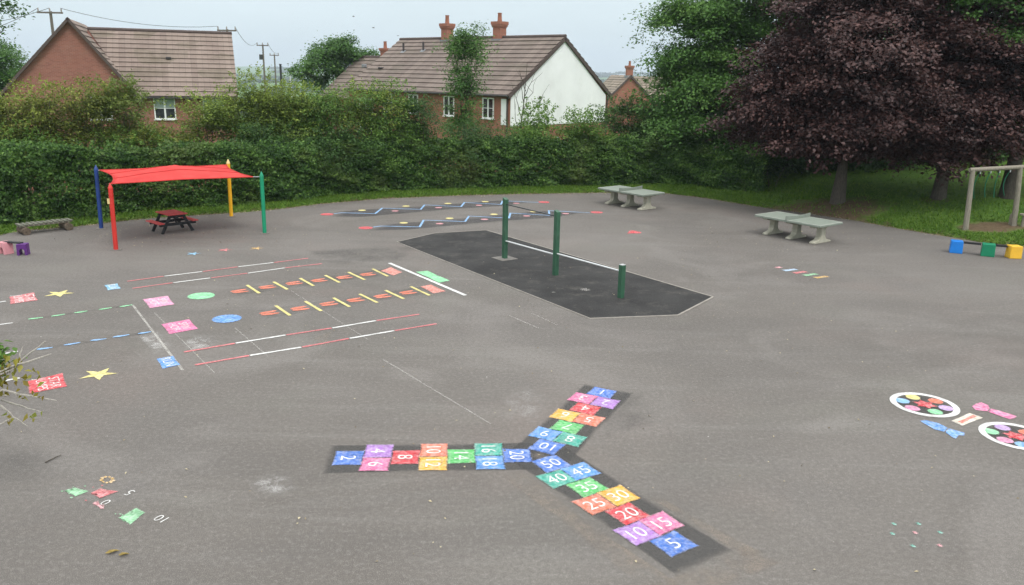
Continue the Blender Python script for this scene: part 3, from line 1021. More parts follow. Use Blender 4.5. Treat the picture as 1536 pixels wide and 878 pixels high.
plate('white ringed circle of coloured spots, the one wholly in view', (1386.5, 607.6), (1334, 599.5), [('lyellow', 450, 172), ('coral', 672, 212), ('lilac', 778, 280), ('lgreen', 668, 316), ('lpink', 445, 280), ('lblue', 345, 208)], (570, 243))
plate('white ringed circle of coloured spots cut by the right edge of the photo', (1525, 655), (1467, 642.5), [('lgreen', 1212, 508), ('lilac', 1325, 470), ('coral', 1560, 520), ('lpink', 1350, 592), ('lblue', 1530, 640), ('lyellow', 1650, 580)], (1455, 552))
for pts, col, lab, nm in (([(1020, 265), (1060, 235), (1120, 222), (1190, 250), (1210, 282), (1300, 305), (1470, 360), (1455, 380), (1400, 392), (1260, 345), (1180, 314), (1060, 300)], 'hotpink', 'pink spoon shape painted between the two spotted circles', 'painted_spoon'),
                          ([(515, 403), (575, 395), (700, 425), (800, 475), (960, 522), (962, 550), (900, 548), (870, 582), (838, 570), (760, 515), (660, 490), (560, 432)], 'midblue', 'blue knife shape painted in front of the spotted circle', 'painted_knife')):
    P = gp(pts, O7, S7)
    # split along its length so that each piece stays star-shaped
    h = len(P) // 2
    mb_polys = [[P[0], P[1], P[2], P[3], P[4], P[10], P[11]], [P[4], P[5], P[6], P[7], P[8], P[9], P[10]]] if nm == 'painted_spoon' else [[P[0], P[1], P[2], P[3], P[9], P[10], P[11]], [P[3], P[4], P[5], P[6], P[7], P[8], P[9]]]
    tag(mark(nm, mb_polys, paint_mat(col, -.1, .45), None, .009, .035), lab, 'painted figure')
t = mark('painted_napkin', [gp([(820, 405), (1005, 325), (1145, 375), (930, 455)], O7, S7)], paint_mat('cream', -.1, .6), None, .009, .04)
tag(t, 'small cream rectangle with an orange band between the spotted circles', 'painted figure')
c = t.location
mb = MB(); sheet(mb, [np.array(p) - np.array([c.x, c.y]) for p in gp([(880, 415), (1040, 345), (1085, 360), (925, 436)], O7, S7)], .0125, .04)
mb.build('orange_band', paint_mat('salmon', .10, .5), t)

# faded number grid at the lower left
O6, S6 = (60, 690), 5.4875
FADE = [('palegreen', [(205, 258), (290, 232), (395, 262), (290, 305)], 'faded green patch left of the red one', .14), ('softred', [(420, 278), (500, 240), (640, 265), (490, 320)], 'faded red patch right of the green patch', .24),
        ('palegreen', [(655, 480), (790, 405), (860, 440), (745, 530)], 'green patch with a worn hole, nearest the white 10', .12), ('palepink', [(430, 360), (480, 340), (530, 405), (500, 410)], 'faint pink trace below the red patch', .38)]
for col, pts, lab, w in FADE:
    frag = []
    for q in range(7):
        cx_, cy_ = np.mean(pts, 0) + rng.normal(0, 1, 2) * np.array([75, 34]); r_ = rng.uniform(7, 20)
        frag.append(gp([(cx_ - r_, cy_ + rng.uniform(-4, 4)), (cx_, cy_ - r_ * .6), (cx_ + r_ * 1.4, cy_ - rng.uniform(0, 5)), (cx_ + r_ * .2, cy_ + r_ * .5)], O6, S6))
    pts = [tuple(np.mean(pts, 0) + (np.array(p_) - np.mean(pts, 0)) * 1.2) for p_ in pts]
    tag(mark('faded_patch', [gp(pts, O6, S6)] + frag, paint_mat(col, w - .08, .3), None, .009, .04), lab, 'faded paint', 'faded patches of an old number grid')
frag = []
for q in range(9):
    th = q * .7 + .2; cx_, cy_ = 553 + 48 * math.cos(th), 168 + 24 * math.sin(th); r_ = rng.uniform(20, 32)
    frag.append(gp([(cx_ - r_, cy_ + rng.uniform(-5, 5)), (cx_, cy_ - r_ * .5), (cx_ + r_, cy_ - rng.uniform(0, 6)), (cx_ + r_ * .1, cy_ + r_ * .5)], O6, S6))
tag(mark('faded_patch', frag, paint_mat('ochre', .04, .4), None, .009, .03), 'worn orange ring of flaking paint above the faded red patch', 'faded paint', 'faded patches of an old number grid')
for body, p, lab in (('5', (738, 275), 'worn white 5 lying right of the red patch'), ('10', (995, 488), 'worn white 10 lying right of the green patch'), ('0', (540, 355), 'worn pale 0 just below the red patch')):
    cc = G(*zc(*p, O6, S6))
    t = thing('painted_numeral', lab, 'painted number', (cc[0], cc[1], 0))
    text_obj('numeral', body, .19, paint_mat('white', .12, .1), t, cc, (-.5, -1), .009, -.002)
# faded dots at the lower right
OD = (1300, 750)
for col, p, lab in (('tealdot', (250, 335), 'brightest teal dot of the lower right cluster'), ('tealdot', (505, 238), 'teal dot at the far side of the cluster'), ('tealdot', (715, 322), 'teal dot at the right end of the cluster'),
                    ('tealdot', (450, 455), 'teal dot nearest the camera in the cluster'), ('tealdot', (265, 240), 'faint teal dot beyond the brightest one'), ('palepink', (470, 325), 'pink dot in the middle of the cluster'), ('palepink', (712, 450), 'pink dot at the near right of the cluster')):
    tag(mark('faded_dot', [disc(G(*zc(*p, OD, S7)), .055, 12)], paint_mat(col, .26, .4), None, .009, .045), lab, 'faded dot', 'faded dots at the lower right')

# chalk scuffs and stains
def scuff(pts, mat, z, inset=.4):
    o = mark('ground_stain', [gp(pts)], mat, None, z, inset); o['kind'] = 'structure'
scuff([(370, 725), (400, 708), (440, 712), (455, 735), (420, 745), (380, 742)], 'chalk', .0025, .35)
scuff([(265, 515), (300, 500), (335, 510), (318, 525), (280, 530)], 'chalk', .0030, .3)
scuff([(205, 505), (238, 495), (262, 520), (230, 535)], 'chalk', .0035, .25)
scuff([(745, 590), (800, 575), (840, 600), (800, 640), (750, 640)], 'chalk_soft', .0027, .5)
scuff([(465, 505), (500, 495), (500, 520), (475, 522)], 'dust', .0030, .25)
scuff([(450, 375), (640, 368), (610, 392), (500, 400)], 'primer_soft', .0022, .5)
scuff([(880, 590), (970, 585), (990, 640), (900, 665)], 'primer_soft', .0024, .5)

# ================================================================== PLAYGROUND FURNITURE
def vec2(a):
    return Vector((float(a[0]), float(a[1]), 0))


# ---- red shade sail
bases = dict(blue=(152, 343), red=(174, 375), yellow=(347, 325), green=(397, 350))
tops = dict(blue=(143.5, 249), red=(165, 276), yellow=(342, 240), green=(392, 258.5))
corner_px = dict(blue=(149.5, 255.5), red=(166, 276), yellow=(340, 247.4), green=(379.5, 265.5))
bp = {k: G(*v) for k, v in bases.items()}
ctr = np.mean(list(bp.values()), 0)
sail = thing('shade_sail', 'red shade sail stretched between four coloured posts over a picnic table', 'shade sail', (ctr[0], ctr[1], 0))
L3 = lambda p: Vector((p[0] - ctr[0], p[1] - ctr[1], p[2] if len(p) > 2 else 0))
pmat = dict(blue='p_blue', red='p_red', yellow='p_yel', green='p_grn')
ptop = {}
for k in bases:
    b = bp[k]; tp = AT(*tops[k], b[1])
    ptop[k] = tp
    a0, a1 = L3((b[0], b[1], -.05)), L3(tp)
    dd = (a1 - a0).normalized()
    post = MB().tube([a0, a1 - dd * .14], .064, 16).build('post', pmat[k], sail, smooth=True)
    post['label'] = k + ' round steel post'
    MB().tube([a1 - dd * .14, a1 - dd * .11, a1 - dd * .05, a1 + dd * .03], [.068, .066, .042, .006], 16).build('post_cap', 'p_grn' if k == 'green' else ('sticker' if k == 'yellow' else pmat[k]), post, smooth=True)
    MB().box((a0.x, a0.y, .006), (.30, .30, .02), .3).build('base_plate', 'slab', sail)
MB().box(tuple(L3((bp['red'][0] - .03, bp['red'][1] - .066, 1.45))), (.07, .006, .16)).build('sticker', 'sticker', sail)
cor = {k: AT(*corner_px[k], bp[k][1]) for k in bases}
mb = MB(); N_ = 24
order = ['red', 'green', 'yellow', 'blue']   # s along red->green, t along red->blue
for j in range(N_ + 1):
    for i in range(N_ + 1):
        s_, t_ = i / N_, j / N_
        # concave edges: pull parameters inward between the corners
        s2 = s_ + (.5 - s_) * .10 * 4 * t_ * (1 - t_)
        t2 = t_ + (.5 - t_) * .07 * 4 * s_ * (1 - s_)
        p = (np.array(cor['red']) * (1 - s2) * (1 - t2) + np.array(cor['green']) * s2 * (1 - t2) + np.array(cor['yellow']) * s2 * t2 + np.array(cor['blue']) * (1 - s2) * t2)
        q = max(abs(s_ - .5), abs(t_ - .5)) * 2
        rr = math.hypot(s_ - .5, t_ - .5) * 2
        p[2] += .27 * max(0, 1 - rr / 1.1) ** 1.25 + .012 * math.sin(s_ * 21 + t_ * 9) * (1 - q) 
        mb.v.append(tuple(L3(p)))
for j in range(N_):
    for i in range(N_):
        a_ = j * (N_ + 1) + i
        mb.f.append((a_, a_ + 1, a_ + N_ + 2, a_ + N_ + 1)); mb.mi.append(0)
canopy = mb.build('canopy', 'canopy', sail, smooth=True)
sm = canopy.modifiers.new('thick', 'SOLIDIFY'); sm.thickness = .012
for ti in (8, 16):
    MB().tube([(mb.v[ti * (N_ + 1) + i][0], mb.v[ti * (N_ + 1) + i][1], mb.v[ti * (N_ + 1) + i][2] + .008) for i in range(N_ + 1)], .010, 6).build('seam', 'canopy_seam', canopy, smooth=True)
hem = MB()
ring = [mb.v[i] for i in range(N_ + 1)] + [mb.v[(j + 1) * (N_ + 1) - 1] for j in range(1, N_ + 1)] + [mb.v[N_ * (N_ + 1) + i] for i in range(N_ - 1, -1, -1)] + [mb.v[j * (N_ + 1)] for j in range(N_ - 1, 0, -1)]
hem.tube(ring + [ring[0]], .016, 6).build('hem', 'canopy', canopy, smooth=True)
for k in bases:
    tp = ptop[k]; b = bp[k]
    st = np.array(tp) - np.array([0, 0, .15]); st[0] += (ctr[0] - st[0]) * .02
    MB().tube([L3(st), L3(cor[k])], .010, 6).build('strap', 'galv', sail)


# ---- picnic table (red boards, black legs)
pc = np.mean([G(*p, .62) for p in ((233.5, 317.8), (258.7, 314), (280.1, 320), (256, 324))], 0)
la = G(256, 324, .62) - G(233.5, 317.8, .62)
prz = math.atan2(la[1], la[0])
pic = thing('picnic_table', 'small picnic table with red boards on black legs under the red sail', 'picnic table', (pc[0], pc[1], 0), prz)
pic.scale = (.86, .86, 1)
L_, TH = 1.12, .63
mb = MB()
for i in range(5):
    mb.box((0, -.296 + i * .148, TH - .0175), (L_, .139, .035))
mb.build('tabletop', 'redrec', pic, bevel=.006)
for sg in (-1, 1):
    mb = MB()
    for i in range(2):
        mb.box((0, sg * (.60 + i * .118), .355), (L_, .11, .035))
    mb.build('seat', 'redrec', pic, bevel=.006)
for ex in (-.40, .40):
    for sg in (-1, 1):
        mb = MB()
        a, b = Vector((ex, sg * .60, 0)), Vector((ex, sg * .24, TH - .04))
        d = b - a
        mb.box(tuple((a + b) / 2), (.05, .10, d.length), 0, 0, math.atan2(-d.y, d.z))
        mb.build('leg', 'blackrec', pic, bevel=.004)
    mb = MB()
    mb.box((ex + .055, 0, .30), (.045, 1.42, .09)); mb.box((ex + .055, 0, TH - .082), (.045, .62, .085))
    mb.build('cross_rail', 'blackrec', pic, bevel=.004)
    a, b = Vector((ex * .95, 0, .30)), Vector((ex * .2, 0, TH - .06))
    d = b - a
    MB().box(tuple((a + b) / 2), (.05, .045, d.length), 0, 0, 0, math.atan2(d.x, d.z)).build('brace', 'blackrec', pic)

# ---- green fitness posts with bars
P1, P2, P3 = G(757, 388), G(833, 413), G(931, 447)
mid = (P1 + P3) / 2
ex = thing('exercise_bars', 'three green posts with a chin up bar and low steel bars on black rubber', 'exercise bars', (mid[0], mid[1], 0))
dd = P2 - P1; brz = math.atan2(dd[1], dd[0])
for p, h, pt_ in ((P1, 1.79, (757, 298)), (P2, 1.77, (836.5, 316)), (P3, .82, None)):
    c = p - mid
    mb = MB()
    w = .062
    # square post with a slanting top
    prof = []
    m3 = Matrix.Rotation(brz, 3, 'Z')
    vs = []
    for z0 in (0, 1):
        for sx, sy in ((-1, -1), (1, -1), (1, 1), (-1, 1)):
            v = m3 @ Vector((sx * w, sy * w, 0))
            vs.append((c[0] + v.x, c[1] + v.y, -.05 if z0 == 0 else h - (.05 * (sx + 1) / 2 if h > 1 else .0)))
    mb.add(vs, [(0, 1, 2, 3), (4, 5, 6, 7), (0, 1, 5, 4), (1, 2, 6, 5), (2, 3, 7, 6), (3, 0, 4, 7)])
    o = mb.build('post', 'postgreen', ex, bevel=.006)
    if h < 1:
        MB().box((c[0], c[1], h + .007), (.118, .118, .012), brz).build('post_cap', 'galv', o)
        o['label'] = 'short green post with a pale cap'
    if p is P1:
        MB().box((c[0], c[1], .009), (.56, .56, .012), brz).build('footing', 'slab', ex)


def barp(a, za, b, zb, r, mat, nm, trim=.06):
    a, b = np.append(a - mid, za), np.append(b - mid, zb)
    d = (b - a) / np.linalg.norm(b - a)
    MB().tube([tuple(a + d * trim), tuple(b - d * trim)], r, 10).build(nm, mat, ex, smooth=True)


barp(P1, 1.60, P2, 1.60, .018, 'darksteel', 'chin_up_bar')
barp(P1, .53, P2, .56, .022, 'steel', 'low_bar')
barp(P2, .60, P3, .66, .022, 'steel', 'low_bar')
# worn pale spots on the rubber
for q, r, lab in (((878, 435), .16, 'pale round patch on the black rubber'), ((830, 439), .07, 'small pale scuff on the black rubber')):
    tag(mark('worn_patch', [disc(G(*q), r, 18)], 'chalk_line', None, .011, .08), lab, 'worn patch')


# ---- concrete table tennis tables
def tt_table():
    t = thing('table_tennis_table', 'concrete table tennis table standing in front of the purple leaved tree', 'table tennis table', (0, 0, 0), 0, 'outdoor table tennis tables')
    Lh, Wh, z = 1.27, .66, .67
    mb = MB(); mb.box((0, 0, z - .035), (2 * Lh, 2 * Wh, .07)); top = mb.build('tabletop', 'tabletop', t, bevel=.015)
    mb = MB()
    for sx in (-1, 1):
        mb.box((0, sx * (Wh - .02), z + .003), (2 * Lh - .02, .025, .004))
        mb.box((sx * (Lh - .02), 0, z + .0035), (.025, 2 * Wh - .08, .004))
    mb.build('painted_border', 'border', top)
    for x in (-.92, 0, .92):
        prof = [(-.46, 0), (.46, 0), (.46, .05), (.20, .12), (.125, .22), (.115, .46), (.16, .50), (.52, .53), (.52, z - .072), (-.52, z - .072), (-.52, .53), (-.16, .50), (-.115, .46), (-.125, .22), (-.20, .12), (-.46, .05)]
        mb = MB(); mb.extrude(prof, (x, 0, 0), (0, 1, 0), (0, 0, 1), (1, 0, 0), .20)
        mb.build('pedestal', 'concrete', t, bevel=.012)
    nseg = 12; prof = []
    for i in range(nseg + 1):
        u = i / nseg * 2 - 1
        prof.append((u * (Wh + .03), .10 + .035 * u * u))
    prof = [(-(Wh + .03), .0)] + prof + [(Wh + .03, .0)]
    mb = MB(); mb.extrude(prof[::-1], (0, 0, z + .001), (0, 1, 0), (0, 0, 1), (1, 0, 0), .03)
    mb.build('net', 'net', t, bevel=.004)
    return t


TT = tt_table()


def place_tt(t, lpx, npx, z=.67):
    a, b = G(*lpx, z), G(*npx, z)
    d = (b - a) / np.linalg.norm(b - a); n = np.array([-d[1], d[0]])
    c = (a + b) / 2 + n * .66
    t.location = (c[0], c[1], 0); t.rotation_euler = (0, 0, math.atan2(d[1], d[0]))


place_tt(TT, (1133, 322.3), (1229, 339))
t2 = copy_tree(TT)
t2['label'] = 'farther concrete table tennis table standing near the hedge and big green tree'
place_tt(t2, (899, 282), (962, 292.3))


# ---- low log bench
la, lb = G(28, 352), G(107, 343)
c = (la + lb) / 2; d = (lb - la); Lb = np.linalg.norm(d)
lbh = thing('log_bench', 'low mossy slatted bench resting on two cut logs beside the hedge', 'bench', (c[0], c[1], 0), math.atan2(d[1], d[0]))
for sx in (-1, 1):
    mb = MB(); mb.tube([(sx * Lb * .40, -.30, .12), (sx * Lb * .40, .30, .12)], .125, 14, wob=.04); mb.build('log', 'log', lbh, smooth=True)
for sy in (-.13, .13):
    MB().box((0, sy, .268), (Lb * .98, .07, .05)).build('rail', 'wood', lbh)
for i in range(11):
    x = (i / 10 - .5) * (Lb * .94)
    MB().box((x, random.uniform(-.01, .01), .313), (.105, .44 + random.uniform(-.02, .02), .036), random.uniform(-.03, .03), 0, random.uniform(-.02, .02)).build('slat', 'slat', lbh, bevel=.004)


# ---- plastic block benches
def arch_block(name, mat, t, c, w, h, dep, rz, arch=True):
    prof = [(-w / 2, 0)]
    if arch:
        aw, ah = w * .24, h * .58
        prof += [(-aw, 0), (-aw, ah * .6)] + [(-aw * math.cos(k * math.pi / 8), ah * .6 + ah * .4 * math.sin(k * math.pi / 8)) for k in range(1, 8)] + [(aw, ah * .6), (aw, 0)]
    prof += [(w / 2, 0), (w / 2 * .94, h), (-w / 2 * .94, h)]
    ax = (math.cos(rz), math.sin(rz), 0); ay = (-math.sin(rz), math.cos(rz), 0)
    mb = MB(); mb.extrude(prof, c, ax, (0, 0, 1), ay, dep)
    return mb.build(name, mat, t, bevel=.015 if not arch else .006)


ca, cb2 = (G(20.5, 384.5) + G(38.5, 383)) / 2, (G(-4, 383) + G(16, 380)) / 2
pb = thing('block_bench', 'small bench of a pink and a purple plastic block joined by a black plank', 'bench', (ca[0], ca[1], 0))
arch_block('purple_block', 'b_purple', pb, (.03, .15, 0), .27, .32, .25, .22)
arch_block('pink_block', 'b_pink', pb, (-.52, .25, 0), .30, .34, .26, -.5)
pl = MB().box((-.27, .21, .336), (.56, .14, .03), -.18).build('plank', 'blackrec', pb)

bb = G(1438, 381); gb = G(1486, 386); yb = G(1525, 389)
beam = thing('balance_bench', 'low beam on blue, green and yellow plastic cubes at the edge of the grass', 'balance beam', (gb[0], gb[1], 0))
for nm, mat, p, rz, w in (('blue_block', 'b_blue', bb, -.40, .36), ('green_block', 'b_green', gb, -.46, .38), ('yellow_block', 'b_yel', yb, -.05, .36)):
    q = p - gb
    arch_block(nm, mat, beam, (q[0], q[1] + .2, 0), w, .385, .32, rz, False)
for a, b in ((bb, gb), (gb, yb)):
    a, b = a - gb + np.array([0, .22]), b - gb + np.array([0, .22])
    d = b - a
    MB().box(((a[0] + b[0]) / 2, (a[1] + b[1]) / 2, .345), (np.linalg.norm(d) - .40, .15, .05), math.atan2(d[1], d[0])).build('plank', 'blackrec', beam)

# ---- timber frame with hanging green ropes
A, B = GT(1448.5, 345), GT(1521, 338.5)
sw = thing('rope_frame', 'weathered timber frame with four green ropes hanging on the grass bank', 'rope frame', tuple(A))
Tl, Tr = AT(1459, 257.5, A[1]) - A, AT(1530.5, 253.5, B[1]) - A
Bl = B - A
for a, b in ((np.zeros(3), Tl), (Bl, Tr)):
    mb = MB(); mb.tube([tuple(a - np.array([0, 0, .25])), tuple(a * .5 + b * .5), tuple(b + (b - a) * .02)], [.098, .088, .08], 12); mb.build('upright', 'wood', sw, smooth=True)
dx = (Tr - Tl) / np.linalg.norm(Tr - Tl)
mb = MB(); mb.tube([tuple(Tl - dx * .12 + np.array([0, 0, .06])), tuple(Tr + dx * .25 + np.array([0, 0, .06]))], .075, 12); mb.build('crossbeam', 'wood', sw, smooth=True)
for k, (f, ln, sw_) in enumerate(((.17, .95, -.09), (.39, .92, -.07), (.58, .95, -.05), (.80, .90, -.1))):
    a = Tl + (Tr - Tl) * f
    pts = []
    for i in range(9):
        u = i / 8
        pts.append((a[0] + dx[0] * sw_ * math.sin(u * 3.0) * 1.3 - .04 * u, a[1] + .02, a[2] - .02 - ln * u))
    rp = MB().tube(pts, .016, 7).build('rope', 'rope', sw, smooth=True)
    MB().tube([(a[0], a[1] + .02, a[2] + .02), (a[0], a[1] + .02, a[2] - .10)], .026, 8).build('clip', 'galv', rp)
# stumps beside the frame
for i, (b_, h_, lab) in enumerate(((GT(1515.5, 337), .36, 'thin wooden stump post just left of the frame upright'), (GT(1534, 340), .40, 'flat topped wooden stump at the right edge beside the frame'))):
    t = thing('wooden_stump', lab, 'stump post', tuple(b_), 0)
    MB().tube([(0, 0, -.2), (0, 0, h_)], [.07, .065], 12).build('post', 'wood', t, smooth=True)
    if i:
        MB().tube([(0, 0, h_), (0, 0, h_ + .05)], [.16, .16], 16).build('step_plate', 'wood', t, smooth=True)
    else:
        MB().tube([(0, 0, h_), (0, 0, h_ + .04)], [.05, .03], 10).build('post_cap', 'wood', t, smooth=True)


# ================================================================== HOUSES
def frame_xf(origin, ang):
    return Vector(origin), ang


def roof_slope(mb, ra, rb, ea, eb, n, th=.09):
    """stepped tile courses from the ridge (ra-rb) down to the eave (ea-eb)."""
    ra, rb, ea, eb = map(Vector, (ra, rb, ea, eb))
    nrm = (rb - ra).cross(ea - ra).normalized()
    if nrm.z < 0:
        nrm = -nrm
    for i in range(n):
        t0, t1 = i / n, (i + 1) / n
        a0, b0 = ra.lerp(ea, t0), rb.lerp(eb, t0)
        a1, b1 = ra.lerp(ea, t1), rb.lerp(eb, t1)
        up = nrm * th
        lo = nrm * .004
        mb.add([a0 + lo, b0 + lo, b1 + up, a1 + up, a1 + lo, b1 + lo], [(0, 1, 2, 3), (3, 2, 5, 4)])


def slab(mb, pts, th, mi=0):
    pts = [Vector(p) for p in pts]
    n = (pts[1] - pts[0]).cross(pts[2] - pts[0]).normalized()
    if n.z < 0:
        n = -n
    k = len(pts)
    mb.add([p for p in pts] + [p - n * th for p in pts], [tuple(range(k)), tuple(range(k, 2 * k))[::-1]] + [(i, (i + 1) % k, k + (i + 1) % k, k + i) for i in range(k)], mi)


def window(parent, c, w, h, ax, out, lights=2, name='window', blind=False):
    """c: centre of the opening on the wall face; ax: along the wall; out: outward normal (unit, local)."""
    ax, out = Vector(ax), Vector(out); up = Vector((0, 0, 1)); c = Vector(c)
    rz = math.atan2(ax.y, ax.x)
    mb = MB()
    f = .07
    cc = c + out * .03
    mb.box(cc + up * (h / 2 - f / 2), (w, .07, f), rz); mb.box(cc - up * (h / 2 - f / 2), (w, .07, f), rz)
    for sx in (-1, 1):
        mb.box(cc + ax * sx * (w / 2 - f / 2), (f, .066, h - 2 * f), rz)
    for i in range(1, lights):
        mb.box(cc + ax * (w * (i / lights - .5)), (f * 1.4, .064, h - 2 * f), rz)
    for i in range(lights):
        mb.box(cc + ax * (w * ((i + .5) / lights - .5)), (w / lights - f * 1.3, .045, .03), rz)
    wd = mb.build(name, 'white', parent)
    MB().box(c + out * .012, (w - f, .02, h - f), rz).build('pane', 'glass', wd)
    if blind:
        MB().box(c + out * .026 + up * h * .22, (w - f * 2.2, .006, h * .44), rz).build('blind', 'blind', wd)
    MB().box(c + out * .05 - up * (h / 2 + .03), (w + .12, .14, .05), rz).build('sill', 'white', wd)
    return wd


def chimney(parent, c, w, d, h, mat='brick2', rz=0):
    c = Vector(c)
    mb = MB()
    mb.box(c + Vector((0, 0, h * .35)), (w, d, h * .7), rz)
    mb.box(c + Vector((0, 0, h * .73)), (w * 1.12, d * 1.12, h * .06), rz)
    mb.box(c + Vector((0, 0, h * .80)), (w * 1.24, d * 1.24, h * .08), rz)
    mb.box(c + Vector((0, 0, h * .92)), (w * 1.34, d * 1.34, h * .16), rz)
    o = mb.build('chimney', mat, parent)
    MB().tube([c + Vector((0, 0, h)), c + Vector((0, 0, h + .12)), c + Vector((0, 0, h + .5)), c + Vector((0, 0, h + .56))], [.17, .15, .13, .16], 12).build('chimney_pot', 'pot', o, smooth=True)
    MB().box(c + Vector((0, 0, .02)), (w * 1.25, d * 1.25, h * .22), rz).build('flashing', 'lead', o)
    return o


# ---- white rendered house: local x along the ridge (to the left), y along the gable (away)
C0 = AT(765, 138, 50.0)
phi = .719
Wd, Ln, rise = 10.15, 15.6, 3.40
ldir = Vector((-math.cos(phi), math.sin(phi), 0)); gdir = Vector((math.sin(phi), math.cos(phi), 0))
# local frame: X = -ldir (towards the gable end), Y = gdir
rzW = math.atan2(-ldir.y, -ldir.x)
gz = float(terrain(C0[0], C0[1])) - .6
EZ = C0[2] - gz
wh = thing('rendered_house', 'long brick house with a white rendered gable end, brown tiled roof and two chimneys', 'house', (C0[0], C0[1], gz), rzW)
mb = MB()
slab_ = mb
prof = [(0, 0), (Wd, 0), (Wd, EZ - .12), (Wd / 2, EZ + rise - .12), (0, EZ - .12)]
mb.extrude(prof, (-Ln / 2, 0, 0), (0, 1, 0), (0, 0, 1), (1, 0, 0), Ln)
mb.build('wall', 'brick2', wh)
pz = AT(765, 190, 50)[2] - gz
prof = [(.05, pz), (Wd - .25, pz), (Wd - .25, EZ - .25), (Wd / 2, EZ + rise - .22), (.05, EZ - .2)]
MB().extrude(prof, (.02, 0, 0), (0, 1, 0), (0, 0, 1), (1, 0, 0), .04).build('render_panel', 'render', wh)
mb = MB()
oe = .3; dz = oe * rise / (Wd / 2)
roof_slope(mb, (.12, Wd / 2, EZ + rise), (-Ln - .1, Wd / 2, EZ + rise), (.12, -oe, EZ - dz), (-Ln - .1, -oe, EZ - dz), 13, .06)
roof_slope(mb, (.12, Wd / 2, EZ + rise), (-Ln - .1, Wd / 2, EZ + rise), (.12, Wd + oe, EZ - dz), (-Ln - .1, Wd + oe, EZ - dz), 13, .06)
rf = mb.build('roof', 'roof2', wh)
MB().tube([(.14, Wd / 2, EZ + rise + .02), (-Ln - .1, Wd / 2, EZ + rise + .02)], .11, 8).build('ridge_tiles', 'verge', rf)
mb = MB()
for y0, y1 in ((-oe, Wd / 2), (Wd + oe, Wd / 2)):
    slab(mb, [(.16, y0, EZ - dz - .02), (.16, y1, EZ + rise - .02), (.05, y1, EZ + rise - .02), (.05, y0, EZ - dz - .02)], .22)
mb.build('verge', 'verge', rf)
MB().tube([(.1, -oe - .05, EZ - dz - .04), (-Ln, -oe - .05, EZ - dz - .04)], .06, 8).build('gutter', 'fascia', wh)
MB().tube([(-.12, -.10, EZ - .3), (-.12, -.10, 0)], .045, 8).build('downpipe', 'fascia', wh)
MB().tube([(.08, Wd - .12, EZ - .3), (.08, Wd - .12, 0)], .045, 8).build('downpipe', 'fascia', wh)
MB().tube([(.03, 2.75, EZ - .35), (.12, 2.75, EZ - .35)], .085, 10).build('wall_vent', 'fascia', wh)
MB().box((-.45, -.03, EZ - 1.2), (.42, .05, 1.55)).build('corner_panel', 'render', wh)
for x, w in ((-1.75, .95), (-5.2, .95), (-8.6, .9), (-11.2, .9)):
    window(wh, (x, -.0, EZ - 1.02), w, 1.25, (1, 0, 0), (0, -1, 0), 2)
# a pale garden door / conservatory glimpsed through the hedge
window(wh, (-13.6, -.0, EZ - 1.9), 1.5, 2.2, (1, 0, 0), (0, -1, 0), 2, 'patio_door')


def on_ridge(px, py0):
    # x along the ridge whose picture column is px
    best = None
    for i in range(400):
        x = -Ln * i / 400
        p = Matrix.Rotation(rzW, 3, 'Z') @ Vector((x, Wd / 2, EZ + rise)) + Vector((C0[0], C0[1], gz))
        q = p - Vector((0, 0, H)); zc_ = q.dot(fwd); u = q.dot(camR) / zc_ * F + 768
        if best is None or abs(u - px) < best[0]:
            best = (abs(u - px), x)
    return best[1]


chimney(wh, (on_ridge(671, 0), Wd / 2, EZ + rise - .25), .62, .62, 1.28)
chimney(wh, (on_ridge(749, 0), Wd / 2, EZ + rise - .25), .66, .62, 1.28)
for (x, f, nm) in ((on_ridge(627, 0), .28, 'vent_pipe'), (on_ridge(655, 0), .26, 'vent_pipe')):
    yy = Wd / 2 * (1 - f); zz = EZ + rise * (1 - f)
    v_ = MB().tube([(x, yy, zz - .1), (x, yy, zz + .62)], [.075, .075], 10).build('vent_pipe', 'fascia', rf, smooth=True)
    MB().box((x, yy - .05, zz + .02), (.36, .34, .05), 0, 0, math.atan2(rise, Wd / 2)).build('flashing', 'lead', v_)
x = on_ridge(598, 0) - .6; f = .62
MB().box((x, Wd / 2 * (1 - f), EZ + rise * (1 - f) + .13), (.30, .30, .26)).build('roof_vent', 'lead', rf, bevel=.05)
MB().box((x + 2.1, Wd / 2 * (1 - f - .03), EZ + rise * (1 - f - .03) + .10), (.36, .30, .12)).build('roof_vent', 'fascia', rf, bevel=.03)

# lower house behind, its roof just left of the white one
Cb = AT(566, 86, 74.0)
lw = thing('terraced_house', 'lower brown tiled house roof half hidden behind the rendered house', 'house', (Cb[0], Cb[1], float(terrain(Cb[0], Cb[1])) - .5), rzW)
ez2 = Cb[2] - lw.location.z
mb = MB(); mb.extrude([(-4.3, 0), (4.3, 0), (4.3, ez2 - 3.3), (0, ez2 - .12), (-4.3, ez2 - 3.3)], (2.0, 0, 0), (0, 1, 0), (0, 0, 1), (1, 0, 0), 9.0); mb.build('wall', 'brick2', lw)
mb = MB()
for sg in (-1, 1):
    roof_slope(mb, (-2.6, 0, ez2), (6.6, 0, ez2), (-2.6, sg * 4.6, ez2 - 3.45), (6.6, sg * 4.6, ez2 - 3.45), 11, .06)
r2 = mb.build('roof', 'roof2', lw)
MB().tube([(-2.6, 0, ez2 + .02), (6.6, 0, ez2 + .02)], .11, 8).build('ridge_tiles', 'verge', r2)
chimney(lw, (1.1, 0, ez2 - .2), .62, .62, .95)

